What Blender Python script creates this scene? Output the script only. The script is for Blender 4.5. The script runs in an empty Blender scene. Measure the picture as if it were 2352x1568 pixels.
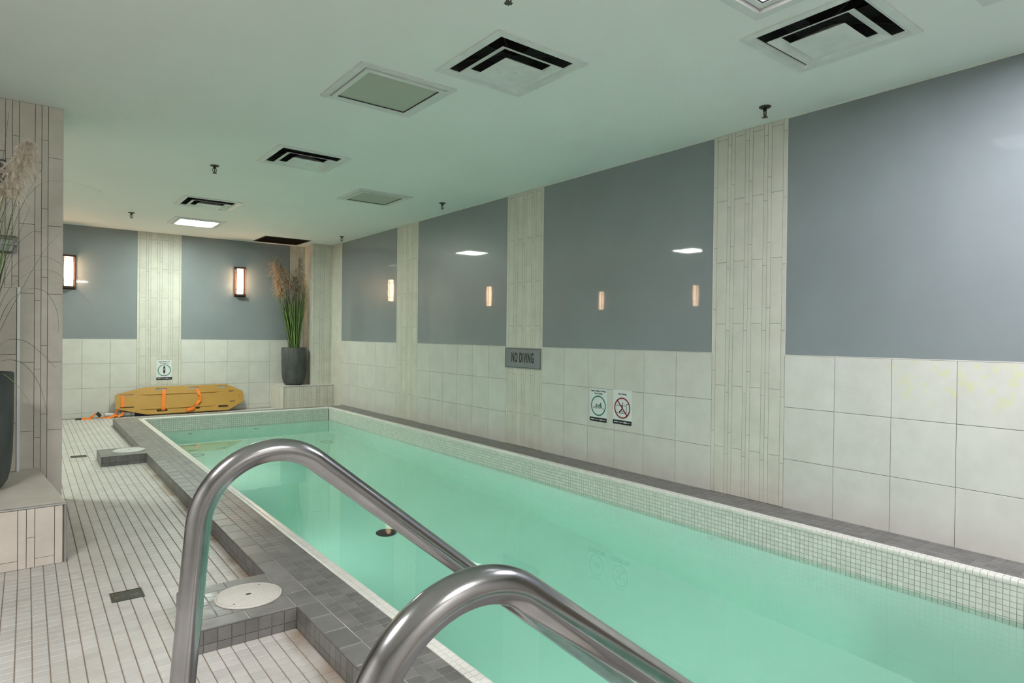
import bpy, math, random
import numpy as np
from mathutils import Vector, Matrix
from mathutils.geometry import tessellate_polygon

random.seed(7)
rng = np.random.default_rng(7)
sc = bpy.context.scene
COL = sc.collection

# ------------------------------------------------------------------ camera
FPX, YAW, PITCH, ROLL = 1442.266, 0.658165, -0.007864, 0.011311
CZ = 1.2092
W, D, H = 4.003, 10.595, 2.686          # right wall x, back wall y, ceiling z
BND = 1.105                             # top of the wall tiles
TH = 0.345                              # wall tile height
DECK = 0.09                             # pool kerb top
WATER = -0.10
_f = np.array([math.sin(YAW)*math.cos(PITCH), math.cos(YAW)*math.cos(PITCH), math.sin(PITCH)])
_r0 = np.array([math.cos(YAW), -math.sin(YAW), 0.0])
_u0 = np.cross(_r0, _f)
_r = _r0*math.cos(ROLL)+_u0*math.sin(ROLL)
_u = -_r0*math.sin(ROLL)+_u0*math.cos(ROLL)
cd = bpy.data.cameras.new('camera')
cd.sensor_width = 36.0
cd.lens = FPX/2352*36.0
cd.clip_start = 0.02
cam = bpy.data.objects.new('camera', cd)
COL.objects.link(cam)
cam.matrix_world = Matrix(((_r[0], _u[0], -_f[0], 0), (_r[1], _u[1], -_f[1], 0), (_r[2], _u[2], -_f[2], CZ), (0, 0, 0, 1)))
sc.camera = cam

# ------------------------------------------------------------------ world, exposure
wd = bpy.data.worlds.new('world'); sc.world = wd
wd.use_nodes = True
wd.node_tree.nodes['Background'].inputs[0].default_value = (0.5, 0.5, 0.5, 1)
wd.node_tree.nodes['Background'].inputs[1].default_value = 0.05
vs = sc.view_settings
vs.view_transform = 'Standard'
try: vs.look = 'None'
except Exception: pass
vs.gamma = 1.0
vs.use_curve_mapping = False
vs.exposure = 2.6
LAMP_COOL = (0.92, 0.92, 1.0)      # lit ceiling panels over the pool
LAMP_FILL = (1.0, 0.965, 0.96)      # added unseen ceiling panels that brighten walkway and near end
LAMP_WARM = (1.0, 0.62, 0.36)      # wall sconces
P_COOL, P_FAR, P_FILL, P_WARM, P_POOL_FILL = 14.0, 16.0, 19.0, 5.0, 12.0
LAMP_FAR = (0.88, 1.0, 0.90)       # greenish tube in the far panel
sc.cycles.use_denoising = True
sc.cycles.max_bounces = 9
sc.cycles.diffuse_bounces = 4
sc.cycles.transmission_bounces = 6
sc.cycles.glossy_bounces = 3
sc.cycles.volume_bounces = 0
sc.cycles.use_light_tree = False
sc.cycles.use_adaptive_sampling = True
sc.cycles.adaptive_threshold = 0.05
sc.cycles.sample_clamp_indirect = 4.0
sc.cycles.blur_glossy = 0.6

# ------------------------------------------------------------------ materials
def _nt(name):
    m = bpy.data.materials.new(name); m.use_nodes = True
    nt = m.node_tree
    return m, nt, nt.nodes['Principled BSDF']

def N(nt, kind, **kw):
    n = nt.nodes.new(kind)
    for k, v in kw.items(): setattr(n, k, v)
    return n

def rgba(c): return (c[0], c[1], c[2], 1.0)

def mat(name, col, rough=0.5, metal=0.0, spec=0.5, var=0.0, noise=0.0, nscale=8.0, col2=None, bump=0.0, bscale=60.0,
        coat=0.0, coat_rough=0.05, aniso=None, rvar=0.0):
    """procedural material: per-piece variation (var), cloudy mottling (noise, col2), fine bump"""
    m, nt, b = _nt(name)
    L = nt.links.new
    b.inputs['Roughness'].default_value = rough
    b.inputs['Metallic'].default_value = metal
    b.inputs['Specular IOR Level'].default_value = spec
    b.inputs['Coat Weight'].default_value = coat
    b.inputs['Coat Roughness'].default_value = coat_rough
    geo = N(nt, 'ShaderNodeNewGeometry')
    csock = None
    rgb = N(nt, 'ShaderNodeRGB'); rgb.outputs[0].default_value = rgba(col)
    csock = rgb.outputs[0]
    if noise > 0 or col2 is not None:
        nz = N(nt, 'ShaderNodeTexNoise'); nz.inputs['Scale'].default_value = nscale
        nz.inputs['Detail'].default_value = 4; nz.inputs['Roughness'].default_value = 0.62
        mp = N(nt, 'ShaderNodeMapping')
        if aniso: mp.inputs['Scale'].default_value = aniso
        L(geo.outputs['Position'], mp.inputs[0]); L(mp.outputs[0], nz.inputs['Vector'])
        rr = N(nt, 'ShaderNodeMapRange'); rr.inputs[1].default_value = 0.32; rr.inputs[2].default_value = 0.68
        L(nz.outputs['Fac'], rr.inputs[0])
        mx = N(nt, 'ShaderNodeMix', data_type='RGBA')
        c2 = col2 if col2 is not None else tuple(x*(1-noise) for x in col)
        L(rr.outputs[0], mx.inputs[0]); mx.inputs[6].default_value = rgba(col); mx.inputs[7].default_value = rgba(c2)
        csock = mx.outputs[2]
        if rvar > 0:
            rm = N(nt, 'ShaderNodeMapRange'); rm.inputs[3].default_value = rough-rvar; rm.inputs[4].default_value = rough+rvar
            L(rr.outputs[0], rm.inputs[0]); L(rm.outputs[0], b.inputs['Roughness'])
    if var > 0:
        oi = N(nt, 'ShaderNodeObjectInfo')
        ad = N(nt, 'ShaderNodeMath', operation='ADD'); L(oi.outputs['Random'], ad.inputs[0]); L(geo.outputs['Random Per Island'], ad.inputs[1])
        fr = N(nt, 'ShaderNodeMath', operation='FRACT'); L(ad.outputs[0], fr.inputs[0])
        mr = N(nt, 'ShaderNodeMapRange'); mr.inputs[3].default_value = 1-var; mr.inputs[4].default_value = 1+var
        L(fr.outputs[0], mr.inputs[0])
        hs = N(nt, 'ShaderNodeHueSaturation'); L(mr.outputs[0], hs.inputs['Value']); L(csock, hs.inputs['Color'])
        csock = hs.outputs[0]
    L(csock, b.inputs['Base Color'])
    if bump > 0:
        nb = N(nt, 'ShaderNodeTexNoise'); nb.inputs['Scale'].default_value = bscale; nb.inputs['Detail'].default_value = 4
        mp2 = N(nt, 'ShaderNodeMapping')
        if aniso: mp2.inputs['Scale'].default_value = aniso
        L(geo.outputs['Position'], mp2.inputs[0]); L(mp2.outputs[0], nb.inputs['Vector'])
        bp = N(nt, 'ShaderNodeBump'); bp.inputs['Strength'].default_value = bump; bp.inputs['Distance'].default_value = 0.01
        L(nb.outputs['Fac'], bp.inputs['Height']); L(bp.outputs[0], b.inputs['Normal'])
    return m

def emit(name, col, strength):
    m, nt, b = _nt(name)
    b.inputs['Base Color'].default_value = (0.8, 0.8, 0.8, 1)
    b.inputs['Emission Color'].default_value = rgba(col)
    b.inputs['Emission Strength'].default_value = strength
    return m

M = {}
M['tile'] = mat('wall_tile_stone', (0.67, 0.66, 0.615), 0.42, var=0.025, col2=(0.60, 0.59, 0.545), nscale=5.0, bump=0.03, bscale=90, spec=0.4)
M['strip'] = mat('strip_tile_stone', (0.67, 0.65, 0.575), 0.45, var=0.03, col2=(0.60, 0.58, 0.51), nscale=6.0, bump=0.03, bscale=90, spec=0.4)
M['stub'] = mat('beige_strip_stone', (0.69, 0.64, 0.565), 0.5, var=0.03, col2=(0.61, 0.56, 0.49), nscale=7.0, bump=0.04, bscale=90, spec=0.35)
def stain(m, col, axes, amount, nscale, lo, hi):
    """stain with a shape of its own: soft world-space box x noise"""
    nt = m.node_tree; L = nt.links.new; b = nt.nodes['Principled BSDF']
    src = b.inputs['Base Color'].links[0].from_socket
    geo = N(nt, 'ShaderNodeNewGeometry'); sx = N(nt, 'ShaderNodeSeparateXYZ'); L(geo.outputs['Position'], sx.inputs[0])
    fac = None
    for ax, a0, a1, a2, a3 in axes:
        up = N(nt, 'ShaderNodeMapRange'); up.inputs[1].default_value = a0; up.inputs[2].default_value = a1; L(sx.outputs[ax], up.inputs[0])
        dn = N(nt, 'ShaderNodeMapRange'); dn.inputs[1].default_value = a3; dn.inputs[2].default_value = a2; L(sx.outputs[ax], dn.inputs[0])
        m1 = N(nt, 'ShaderNodeMath', operation='MULTIPLY'); L(up.outputs[0], m1.inputs[0]); L(dn.outputs[0], m1.inputs[1])
        if fac is None: fac = m1.outputs[0]
        else:
            m2 = N(nt, 'ShaderNodeMath', operation='MULTIPLY'); L(fac, m2.inputs[0]); L(m1.outputs[0], m2.inputs[1]); fac = m2.outputs[0]
    nz = N(nt, 'ShaderNodeTexNoise'); nz.inputs['Scale'].default_value = nscale; nz.inputs['Detail'].default_value = 5; L(geo.outputs['Position'], nz.inputs['Vector'])
    rr = N(nt, 'ShaderNodeMapRange'); rr.inputs[1].default_value = lo; rr.inputs[2].default_value = hi; L(nz.outputs['Fac'], rr.inputs[0])
    m3 = N(nt, 'ShaderNodeMath', operation='MULTIPLY'); L(fac, m3.inputs[0]); L(rr.outputs[0], m3.inputs[1])
    m4 = N(nt, 'ShaderNodeMath', operation='MULTIPLY'); L(m3.outputs[0], m4.inputs[0]); m4.inputs[1].default_value = amount
    mx = N(nt, 'ShaderNodeMix', data_type='RGBA'); L(m4.outputs[0], mx.inputs[0]); L(src, mx.inputs[6]); mx.inputs[7].default_value = rgba(col)
    L(mx.outputs[2], b.inputs['Base Color'])
stain(M['tile'], (0.66, 0.66, 0.36), [(0, W-.02, W-.01, W+.01, W+.02), (1, .55, .8, 1.4, 1.6), (2, .82, .90, 1.09, 1.12)], .55, 14, .52, .60)
M['grout'] = mat('wall_grout', (0.20, 0.175, 0.135), 0.9, noise=0.25, nscale=20)
M['panel'] = mat('blue_grey_glass_panel', (0.245, 0.275, 0.29), 0.36, noise=0.10, nscale=1.4, spec=0.5, coat=0.55, coat_rough=0.03)
M['edge'] = mat('pale_edge_trim', (0.72, 0.70, 0.64), 0.35)
M['metal_edge'] = mat('aluminium_edge_trim', (0.62, 0.62, 0.62), 0.3, metal=0.9)
M['ceil'] = mat('ceiling_paint', (0.88, 0.89, 0.865), 0.75, col2=(0.85, 0.86, 0.835), nscale=0.9, bump=0.03, bscale=200, spec=0.3)
M['wallpaint'] = mat('painted_wall', (0.60, 0.585, 0.55), 0.7, noise=0.08, nscale=3)
M['floor'] = mat('floor_mosaic_tile', (0.575, 0.56, 0.535), 0.42, var=0.06, col2=(0.49, 0.47, 0.435), nscale=3.0, bump=0.05, bscale=120, spec=0.4)
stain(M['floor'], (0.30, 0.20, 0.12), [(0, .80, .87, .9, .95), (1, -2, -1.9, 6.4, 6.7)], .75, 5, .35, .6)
M['fgrout'] = mat('floor_grout', (0.20, 0.17, 0.135), 0.95, col2=(0.30, 0.23, 0.16), nscale=4.0)
M['kerb'] = mat('kerb_slate_tile', (0.145, 0.141, 0.133), 0.36, var=0.16, col2=(0.20, 0.196, 0.187), nscale=9.0, bump=0.025, bscale=70, spec=0.5, rvar=0.08)
M['kgrout'] = mat('kerb_grout', (0.26, 0.25, 0.235), 0.9, col2=(0.55, 0.54, 0.53), nscale=7)
M['mosaic'] = mat('pool_mosaic_tile', (0.68, 0.69, 0.63), 0.22, var=0.07, spec=0.5)
M['mgrout'] = mat('pool_mosaic_grout', (0.30, 0.30, 0.25), 0.9, noise=0.2, nscale=10)
M['coping'] = mat('white_bullnose_tile', (0.72, 0.71, 0.66), 0.25, var=0.04, spec=0.5)
M['plaster'] = mat('pool_plaster', (0.80, 0.86, 0.82), 0.8, col2=(0.76, 0.82, 0.78), nscale=1.2)
M['steel'] = mat('brushed_stainless_steel', (0.42, 0.42, 0.43), 0.18, metal=1.0, col2=(0.33, 0.33, 0.335), nscale=9, rvar=0.04)
M['white'] = mat('white_enamel', (0.74, 0.75, 0.73), 0.4, noise=0.06, nscale=12)
M['brightwhite'] = mat('bright_white_vinyl', (0.9, 0.9, 0.9), 0.35)
M['dirtywhite'] = mat('dusty_white_enamel', (0.80, 0.81, 0.79), 0.5, noise=0.12, nscale=9)
M['duct'] = mat('dark_duct', (0.03, 0.035, 0.033), 0.7, noise=0.4, nscale=12)
M['lens'] = mat('frosted_prismatic_lens', (0.47, 0.50, 0.42), 0.5, bump=0.25, bscale=260)
M['gap'] = mat('dark_gap', (0.03, 0.03, 0.03), 0.8)
M['sprk'] = mat('tarnished_brass', (0.10, 0.10, 0.075), 0.45, metal=0.7, noise=0.4, nscale=60)
M['bronze'] = mat('oil_rubbed_bronze', (0.055, 0.026, 0.016), 0.5, metal=0.3, noise=0.2, nscale=30)
M['pot'] = mat('charcoal_fibre_clay', (0.05, 0.054, 0.054), 0.62, col2=(0.085, 0.09, 0.088), nscale=11, bump=0.08, bscale=50, aniso=(1, 1, .45))
M['soil'] = mat('dark_soil', (0.03, 0.025, 0.02), 0.95, bump=0.5, bscale=80)
M['blade'] = mat('grass_blade', (0.075, 0.15, 0.035), 0.5, col2=(0.17, 0.26, 0.07), nscale=16, var=0.35)
M['darkblade'] = mat('dark_grass_blade', (0.03, 0.05, 0.022), 0.55, var=0.4)
M['plume_tan'] = mat('tan_plume', (0.62, 0.42, 0.28), 0.9, var=0.3)
M['plume_grey'] = mat('grey_brown_plume', (0.38, 0.33, 0.26), 0.9, var=0.3)
M['paleblade'] = mat('pale_arching_blade', (0.30, 0.34, 0.20), 0.6, var=0.2)
M['plume_pale'] = mat('pale_plume', (0.92, 0.82, 0.70), 0.9, var=0.25)
M['board'] = mat('amber_fibreglass_board', (0.47, 0.265, 0.055), 0.42, col2=(0.43, 0.24, 0.048), nscale=4)
M['boardhole'] = mat('board_underside', (0.36, 0.18, 0.03), 0.6)
M['orange'] = mat('orange_webbing', (0.85, 0.20, 0.01), 0.6, bump=0.2, bscale=300)
M['drainblack'] = mat('matte_black_drain', (0.012, 0.012, 0.013), 0.95, spec=0.0)
M['black'] = mat('black_plastic', (0.012, 0.012, 0.013), 0.45)
M['navy'] = mat('navy_nylon', (0.02, 0.022, 0.07), 0.7)
M['bag'] = mat('clear_white_wrap', (0.72, 0.72, 0.70), 0.25, noise=0.4, nscale=40, bump=0.6, bscale=60)
M['signwhite'] = mat('sign_white', (0.72, 0.75, 0.75), 0.35)
M['signgreen'] = mat('sign_green', (0.01, 0.17, 0.085), 0.4)
M['signred'] = mat('sign_red', (0.26, 0.01, 0.014), 0.4)
M['signblack'] = mat('sign_black', (0.008, 0.008, 0.01), 0.4)
M['signgrey'] = mat('brushed_grey_sign', (0.25, 0.275, 0.29), 0.45, metal=0.3, noise=0.15, nscale=6)
M['signedge'] = mat('grey_sign_edge', (0.07, 0.085, 0.09), 0.45)
M['lid'] = mat('ivory_plastic_lid', (0.66, 0.63, 0.58), 0.45, noise=0.08, nscale=30, bump=0.35, bscale=110)
M['lid2'] = mat('grey_plastic_lid', (0.42, 0.43, 0.40), 0.5, col2=(0.62, 0.62, 0.58), nscale=40, bump=0.35, bscale=110)
M['drain'] = mat('tarnished_drain_bronze', (0.055, 0.06, 0.047), 0.5, metal=0.35, noise=0.4, nscale=60)
M['frame'] = mat('dark_picture_frame', (0.03, 0.03, 0.04), 0.4)
M['photo'] = mat('dark_botanical_print', (0.02, 0.025, 0.02), 0.3, col2=(0.28, 0.30, 0.26), nscale=35, aniso=(1, 1, .3))
M['lcd'] = mat('white_thermostat', (0.62, 0.64, 0.65), 0.35)
M['darkgrey'] = mat('dark_grey_plastic', (0.10, 0.105, 0.11), 0.5)
M['cool'] = emit('lit_ceiling_lens_cool', LAMP_COOL, P_COOL)
M['far'] = emit('lit_ceiling_lens_far', LAMP_FAR, P_FAR)
M['dim'] = emit('dim_ceiling_lens', LAMP_COOL, 0.4)
M['soft'] = emit('lit_ceiling_lens_soft', LAMP_FILL, P_FILL)  # lens of the two added ceiling panels outside the view
M['glow'] = emit('lit_sconce_glass', LAMP_WARM, P_WARM)
M['poolglow'] = emit('lit_pool_lamp', (0.92, 1.0, 0.98), P_POOL_FILL)  # glow of the added underwater fill lamps

def acrylic():
    m, nt, b = _nt('clear_acrylic')
    tr = N(nt, 'ShaderNodeBsdfTransparent'); tr.inputs[0].default_value = (.93, .95, .94, 1)
    gl = N(nt, 'ShaderNodeBsdfGlossy'); gl.inputs['Roughness'].default_value = 0.06
    fr = N(nt, 'ShaderNodeFresnel'); fr.inputs[0].default_value = 1.5
    mx = N(nt, 'ShaderNodeMixShader')
    nt.links.new(fr.outputs[0], mx.inputs[0]); nt.links.new(tr.outputs[0], mx.inputs[1]); nt.links.new(gl.outputs[0], mx.inputs[2])
    nt.links.new(mx.outputs[0], nt.nodes['Material Output'].inputs['Surface'])
    return m
M['acrylic'] = acrylic()

def water_mat():
    m, nt, b = _nt('pool_water')
    b.inputs['Base Color'].default_value = (1, 1, 1, 1)
    b.inputs['Roughness'].default_value = 0.0
    b.inputs['IOR'].default_value = 1.333
    b.inputs['Transmission Weight'].default_value = 1.0
    geo = N(nt, 'ShaderNodeNewGeometry')
    nz = N(nt, 'ShaderNodeTexNoise'); nz.inputs['Scale'].default_value = 5.0; nz.inputs['Detail'].default_value = 2
    bp = N(nt, 'ShaderNodeBump'); bp.inputs['Strength'].default_value = 0.02; bp.inputs['Distance'].default_value = 0.02
    nt.links.new(geo.outputs['Position'], nz.inputs['Vector']); nt.links.new(nz.outputs['Fac'], bp.inputs['Height'])
    nt.links.new(bp.outputs[0], b.inputs['Normal'])
    va = N(nt, 'ShaderNodeVolumeAbsorption')
    va.inputs['Color'].default_value = (0.13, 0.92, 0.68, 1)
    va.inputs['Density'].default_value = 0.26
    nt.links.new(va.outputs[0], nt.nodes['Material Output'].inputs['Volume'])
    return m
M['water'] = water_mat()

# ------------------------------------------------------------------ geometry helpers
class MB:
    """collects shapes; build() links them as ONE mesh object"""
    def __init__(s): s.v = []; s.f = []; s.smooth = []
    def add(s, vs, fs, sm=False):
        b = len(s.v)
        s.v.extend([tuple(map(float, q)) for q in vs])
        for q in fs: s.f.append([b+i for i in q]); s.smooth.append(sm)
        return s
    def box(s, x0, x1, y0, y1, z0, z1):
        return s.add([(x0,y0,z0),(x1,y0,z0),(x1,y1,z0),(x0,y1,z0),(x0,y0,z1),(x1,y0,z1),(x1,y1,z1),(x0,y1,z1)],
                     [(0,3,2,1),(4,5,6,7),(0,1,5,4),(1,2,6,5),(2,3,7,6),(3,0,4,7)])
    def cbox(s, x0, x1, y0, y1, z0, z1, b):
        """box with chamfered top edges"""
        v = [(x0,y0,z0),(x1,y0,z0),(x1,y1,z0),(x0,y1,z0),(x0,y0,z1-b),(x1,y0,z1-b),(x1,y1,z1-b),(x0,y1,z1-b),
             (x0+b,y0+b,z1),(x1-b,y0+b,z1),(x1-b,y1-b,z1),(x0+b,y1-b,z1)]
        return s.add(v, [(0,3,2,1),(8,9,10,11)]+[(i,(i+1)%4,(i+1)%4+4,i+4) for i in range(4)]+[(i+4,(i+1)%4+4,(i+1)%4+8,i+8) for i in range(4)])
    def lathe(s, prof, n=32, c=(0,0,0), cap=True, sm=True):
        vs = []; fs = []
        for (r, z) in prof:
            for k in range(n):
                a = 2*math.pi*k/n; vs.append((c[0]+r*math.cos(a), c[1]+r*math.sin(a), c[2]+z))
        for i in range(len(prof)-1):
            for k in range(n):
                k2 = (k+1) % n; fs.append((i*n+k, i*n+k2, (i+1)*n+k2, (i+1)*n+k))
        s.add(vs, fs, sm)
        if cap:
            b = len(s.v)-len(vs)
            if prof[0][0] > 1e-6: s.f.append([b+k for k in range(n)][::-1]); s.smooth.append(False)
            if prof[-1][0] > 1e-6: s.f.append([b+(len(prof)-1)*n+k for k in range(n)]); s.smooth.append(False)
        return s
    def tube(s, pts, r, n=12, cap=True, sm=True):
        P = [Vector(p) for p in pts]; m = len(P)
        R_ = r if hasattr(r, '__len__') else [r]*m
        T = [(P[min(i+1, m-1)]-P[max(i-1, 0)]).normalized() for i in range(m)]
        up = Vector((0, 0, 1)) if abs(T[0].z) < 0.9 else Vector((0, 1, 0))
        nrm = (up - T[0]*up.dot(T[0])).normalized()
        vs = []; fs = []
        for i in range(m):
            nrm = (nrm - T[i]*nrm.dot(T[i])).normalized(); bn = T[i].cross(nrm)
            for k in range(n):
                a = 2*math.pi*k/n; vs.append(P[i]+(nrm*math.cos(a)+bn*math.sin(a))*R_[i])
        for i in range(m-1):
            for k in range(n):
                k2 = (k+1) % n; fs.append((i*n+k, i*n+k2, (i+1)*n+k2, (i+1)*n+k))
        b = len(s.v); s.add(vs, fs, sm)
        if cap:
            s.f.append([b+k for k in range(n)][::-1]); s.smooth.append(False)
            s.f.append([b+(m-1)*n+k for k in range(n)]); s.smooth.append(False)
        return s
    def prism(s, poly, z0, z1, holes=()):
        loops = [list(poly)]+[list(h) for h in holes]
        tris = tessellate_polygon([[Vector((p[0], p[1], 0)) for p in lp] for lp in loops])
        flat = [p for lp in loops for p in lp]; n = len(flat)
        vs = [(p[0], p[1], z0) for p in flat]+[(p[0], p[1], z1) for p in flat]
        fs = []
        for t in tris:
            a, b_, c = [flat[i] for i in t]
            area = (b_[0]-a[0])*(c[1]-a[1])-(b_[1]-a[1])*(c[0]-a[0])
            t = tuple(t) if area > 0 else tuple(t)[::-1]
            fs.append(tuple(i+n for i in t)); fs.append(t[::-1])
        off = 0
        for li, lp in enumerate(loops):
            k = len(lp)
            ar = sum(lp[i][0]*lp[(i+1) % k][1]-lp[(i+1) % k][0]*lp[i][1] for i in range(k))
            ccw = (ar > 0) == (li == 0)
            for i in range(k):
                j = (i+1) % k
                q = (off+i, off+j, off+j+n, off+i+n)
                fs.append(q if ccw else q[::-1])
            off += k
        return s.add(vs, fs)
    def ribbon(s, pts, width, side, thick=0.0016, wid_fn=None):
        """flat strap along pts; side = vector (or list) across the strap"""
        P = [Vector(p) for p in pts]; m = len(P); vs = []; fs = []
        for i in range(m):
            t = (P[min(i+1, m-1)]-P[max(i-1, 0)]).normalized()
            sd = Vector(side[i] if isinstance(side[0], (tuple, list, Vector)) else side); sd = (sd-t*sd.dot(t)).normalized()
            nn = t.cross(sd); w = width*(wid_fn(i/(m-1)) if wid_fn else 1)/2
            for a, b_ in ((-1, -1), (1, -1), (1, 1), (-1, 1)): vs.append(P[i]+sd*w*a+nn*thick/2*b_)
        for i in range(m-1):
            for k in range(4):
                k2 = (k+1) % 4; fs.append((i*4+k, i*4+k2, i*4+4+k2, i*4+4+k))
        fs += [(3, 2, 1, 0), tuple((m-1)*4+k for k in range(4))]
        return s.add(vs, fs)
    def xform(s, mtx):
        s.v = [tuple(mtx @ Vector(q)) for q in s.v]; return s
    def mesh(s, name, m):
        me = bpy.data.meshes.new(name); me.from_pydata(s.v, [], s.f)
        me.polygons.foreach_set('use_smooth', s.smooth)
        if m: me.materials.append(M[m] if isinstance(m, str) else m)
        me.update(); return me
    def build(s, name, m, parent=None, loc=None):
        o = bpy.data.objects.new(name, s.mesh(name, m)); COL.objects.link(o)
        if parent is not None: o.parent = parent
        if loc is not None: o.location = loc
        return o

def basis(U, V, loc=(0, 0, 0)):
    U = Vector(U).normalized(); V = Vector(V).normalized(); Nn = U.cross(V)
    return Matrix(((U.x, V.x, Nn.x, loc[0]), (U.y, V.y, Nn.y, loc[1]), (U.z, V.z, Nn.z, loc[2]), (0, 0, 0, 1)))
FLOORB = ((1,0,0), (0,1,0)); RIGHTB = ((0,-1,0), (0,0,1)); BACKB = ((1,0,0), (0,0,1)); LEFTB = ((0,1,0), (0,0,1)); NEARB = ((-1,0,0), (0,0,1))

def thing(name, label, cat, loc=(0, 0, 0), group=None, mtx=None):
    o = bpy.data.objects.new(name, None); COL.objects.link(o); o.empty_display_size = 0.1
    if mtx is not None: o.matrix_world = mtx
    else: o.location = loc
    o['label'] = label; o['category'] = cat
    if group: o['group'] = group
    return o
def tag(o, label, cat, group=None):
    o['label'] = label; o['category'] = cat
    if group: o['group'] = group
    return o
def struct(o): o['kind'] = 'structure'; return o
def dup(root, loc, label, rotz=None, group=None):
    r = root.copy(); COL.objects.link(r); r.location = loc
    if rotz is not None: r.rotation_euler = (0, 0, rotz)
    r['label'] = label
    if group: r['group'] = group
    for ch in list(root.children):
        c = ch.copy(); COL.objects.link(c); c.parent = r
        for g in list(ch.children):
            d = g.copy(); COL.objects.link(d); d.parent = c
    return r

_tm = {}
def tile_shape(w, h, t, b):
    k = (round(w, 4), round(h, 4), round(t, 4), round(b, 4))
    if k not in _tm:
        v = np.array([(0,0,0),(w,0,0),(w,h,0),(0,h,0),(0,0,t-b),(w,0,t-b),(w,h,t-b),(0,h,t-b),(b,b,t),(w-b,b,t),(w-b,h-b,t),(b,h-b,t)], float)
        f = [(8,9,10,11)]+[(i,(i+1)%4,(i+1)%4+4,i+4) for i in range(4)]+[(i+4,(i+1)%4+4,(i+1)%4+8,i+8) for i in range(4)]
        _tm[k] = (k, v, f)
    return _tm[k]
_cache = {}
def lay(name, pieces, m, parent, cap=300, minpx=5.0, stuff=None):
    """pieces = [(shape, origin, (U, V))]; the ones that show largest become parts, the rest ONE part of kind stuff"""
    sc_ = []
    for i, (shp, o, (U, V)) in enumerate(pieces):
        U = np.array(U, float); V = np.array(V, float); Nn = np.cross(U, V)
        ext = shp[1].max(0)
        c = np.array(o)+U*ext[0]/2+V*ext[1]/2-np.array([0, 0, CZ])
        z = c@_f
        if z < 0.05: sc_.append((0, i)); continue
        px = 1176+FPX*(c@_r)/z; py = 784-FPX*(c@_u)/z
        inside = -25 < px < 2377 and -25 < py < 1593
        dist = np.linalg.norm(c); cosv = -(c@Nn)/dist
        size = FPX/z*math.sqrt(max(ext[0]*ext[1], 1e-9))*math.sqrt(max(cosv, 0.0)) if inside else 0
        if FPX/z*max(ext[0], ext[1]) < minpx: size = 0
        sc_.append((size, i))
    order = sorted(sc_, key=lambda q: (-q[0], q[1]))
    own = set(i for s_, i in order[:cap] if s_ > 0)
    rest_v = []; rest_f = []; nb = 0
    for i, (shp, o, (U, V)) in enumerate(pieces):
        if i in own:
            key = (shp[0], m)
            if key not in _cache:
                me = bpy.data.meshes.new(name); me.from_pydata([tuple(q) for q in shp[1]], [], shp[2])
                me.materials.append(M[m]); me.update(); _cache[key] = me
            ob = bpy.data.objects.new(name, _cache[key]); COL.objects.link(ob)
            ob.matrix_world = basis(U, V, o); ob.parent = parent
        else:
            U = np.array(U, float); V = np.array(V, float); Nn = np.cross(U, V)
            vv = np.array(o)+shp[1][:, :1]*U+shp[1][:, 1:2]*V+shp[1][:, 2:3]*Nn
            rest_v.append(vv); rest_f.extend([tuple(nb+a for a in q) for q in shp[2]]); nb += len(vv)
    if rest_v:
        me = bpy.data.meshes.new(stuff or name); me.from_pydata([tuple(q) for q in np.concatenate(rest_v)], [], rest_f)
        me.materials.append(M[m]); me.update()
        ob = bpy.data.objects.new(stuff or (name+'_field'), me); COL.objects.link(ob); ob.parent = parent; ob['kind'] = 'stuff'

def strips(width, z0, z1, start, zw, L=0.445, pat='AWB', g=0.0022, last=None):
    """tile strips of a column: returns (u0, u1, v0, v1) rectangles; A/B narrow, W wide"""
    n = max(1, round(width/0.144)); seq = (pat*(n+2))
    units = {'A': 1.0, 'B': 1.0, 'W': 2.85}
    seq = seq[:3*n] if last is None else last
    tot = sum(units[c] for c in seq); out = []; u = 0
    for c in seq:
        w = width*units[c]/tot
        ph = zw+{'A': 0.108, 'W': 0.0, 'B': -0.048}[c]
        k = math.floor((z0-ph)/L); zs = [z0]
        while True:
            k += 1; z = ph+k*L
            if z >= z1-0.012: break
            if z > z0+0.012: zs.append(z)
        zs.append(z1)
        for a, b in zip(zs[:-1], zs[1:]): out.append((start+u+g/2, start+u+w-g/2, a+g/2, b-g/2))
        u += w
    return out

# ------------------------------------------------------------------ ceiling fixtures plan (all 0.6 m modules)
LIGHTS = [  # cx, cy, lit material or None, label
    (1.73, 3.50, None, 'unlit square ceiling light with white frame beside the larger air diffuser'),
    (2.955, 6.27, None, 'unlit square ceiling light with white frame near the pool wall sprinkler'),
    (1.79, 9.235, 'far', 'lit white square ceiling light above the spine board end of the pool'),
    (2.305, 1.29, 'dim', 'faintly lit square ceiling light in a deep white surround over the near water'),
    (3.01, 0.63, 'cool', 'lit square ceiling light close to the blue wall by the handrails'),
    (-1.0, 1.35, 'soft', 'lit square ceiling light over the walkway by the entrance'),  # added out of view to brighten the column, ledge and walkway floor
    (-0.75, 6.5, 'far', 'lit square ceiling light in the alcove behind the beige column'),
    (1.2, -1.1, 'soft', 'lit square ceiling light over the entrance end of the pool'),  # added behind the camera to raise the overall brightness
]
DIFFS = [
    (2.09, 2.745, 'square air diffuser with rust specks on its centre plate beside the unlit light'),
    (1.85, 5.30, 'square ceiling air diffuser midway between the two unlit lights'),
    (3.07, 1.485, 'large dusty square air diffuser near the blue wall by the deep lit light'),
    (-0.95, 2.3, 'square ceiling air diffuser over the walkway before the planter ledge'),
    (1.63, 7.80, 'square ceiling air diffuser just before the lit light over the spine board'),
]
VENT = (3.19, 10.11, 0.66, 0.62)
LEFTX, NEARY = -2.2, -2.0

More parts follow.
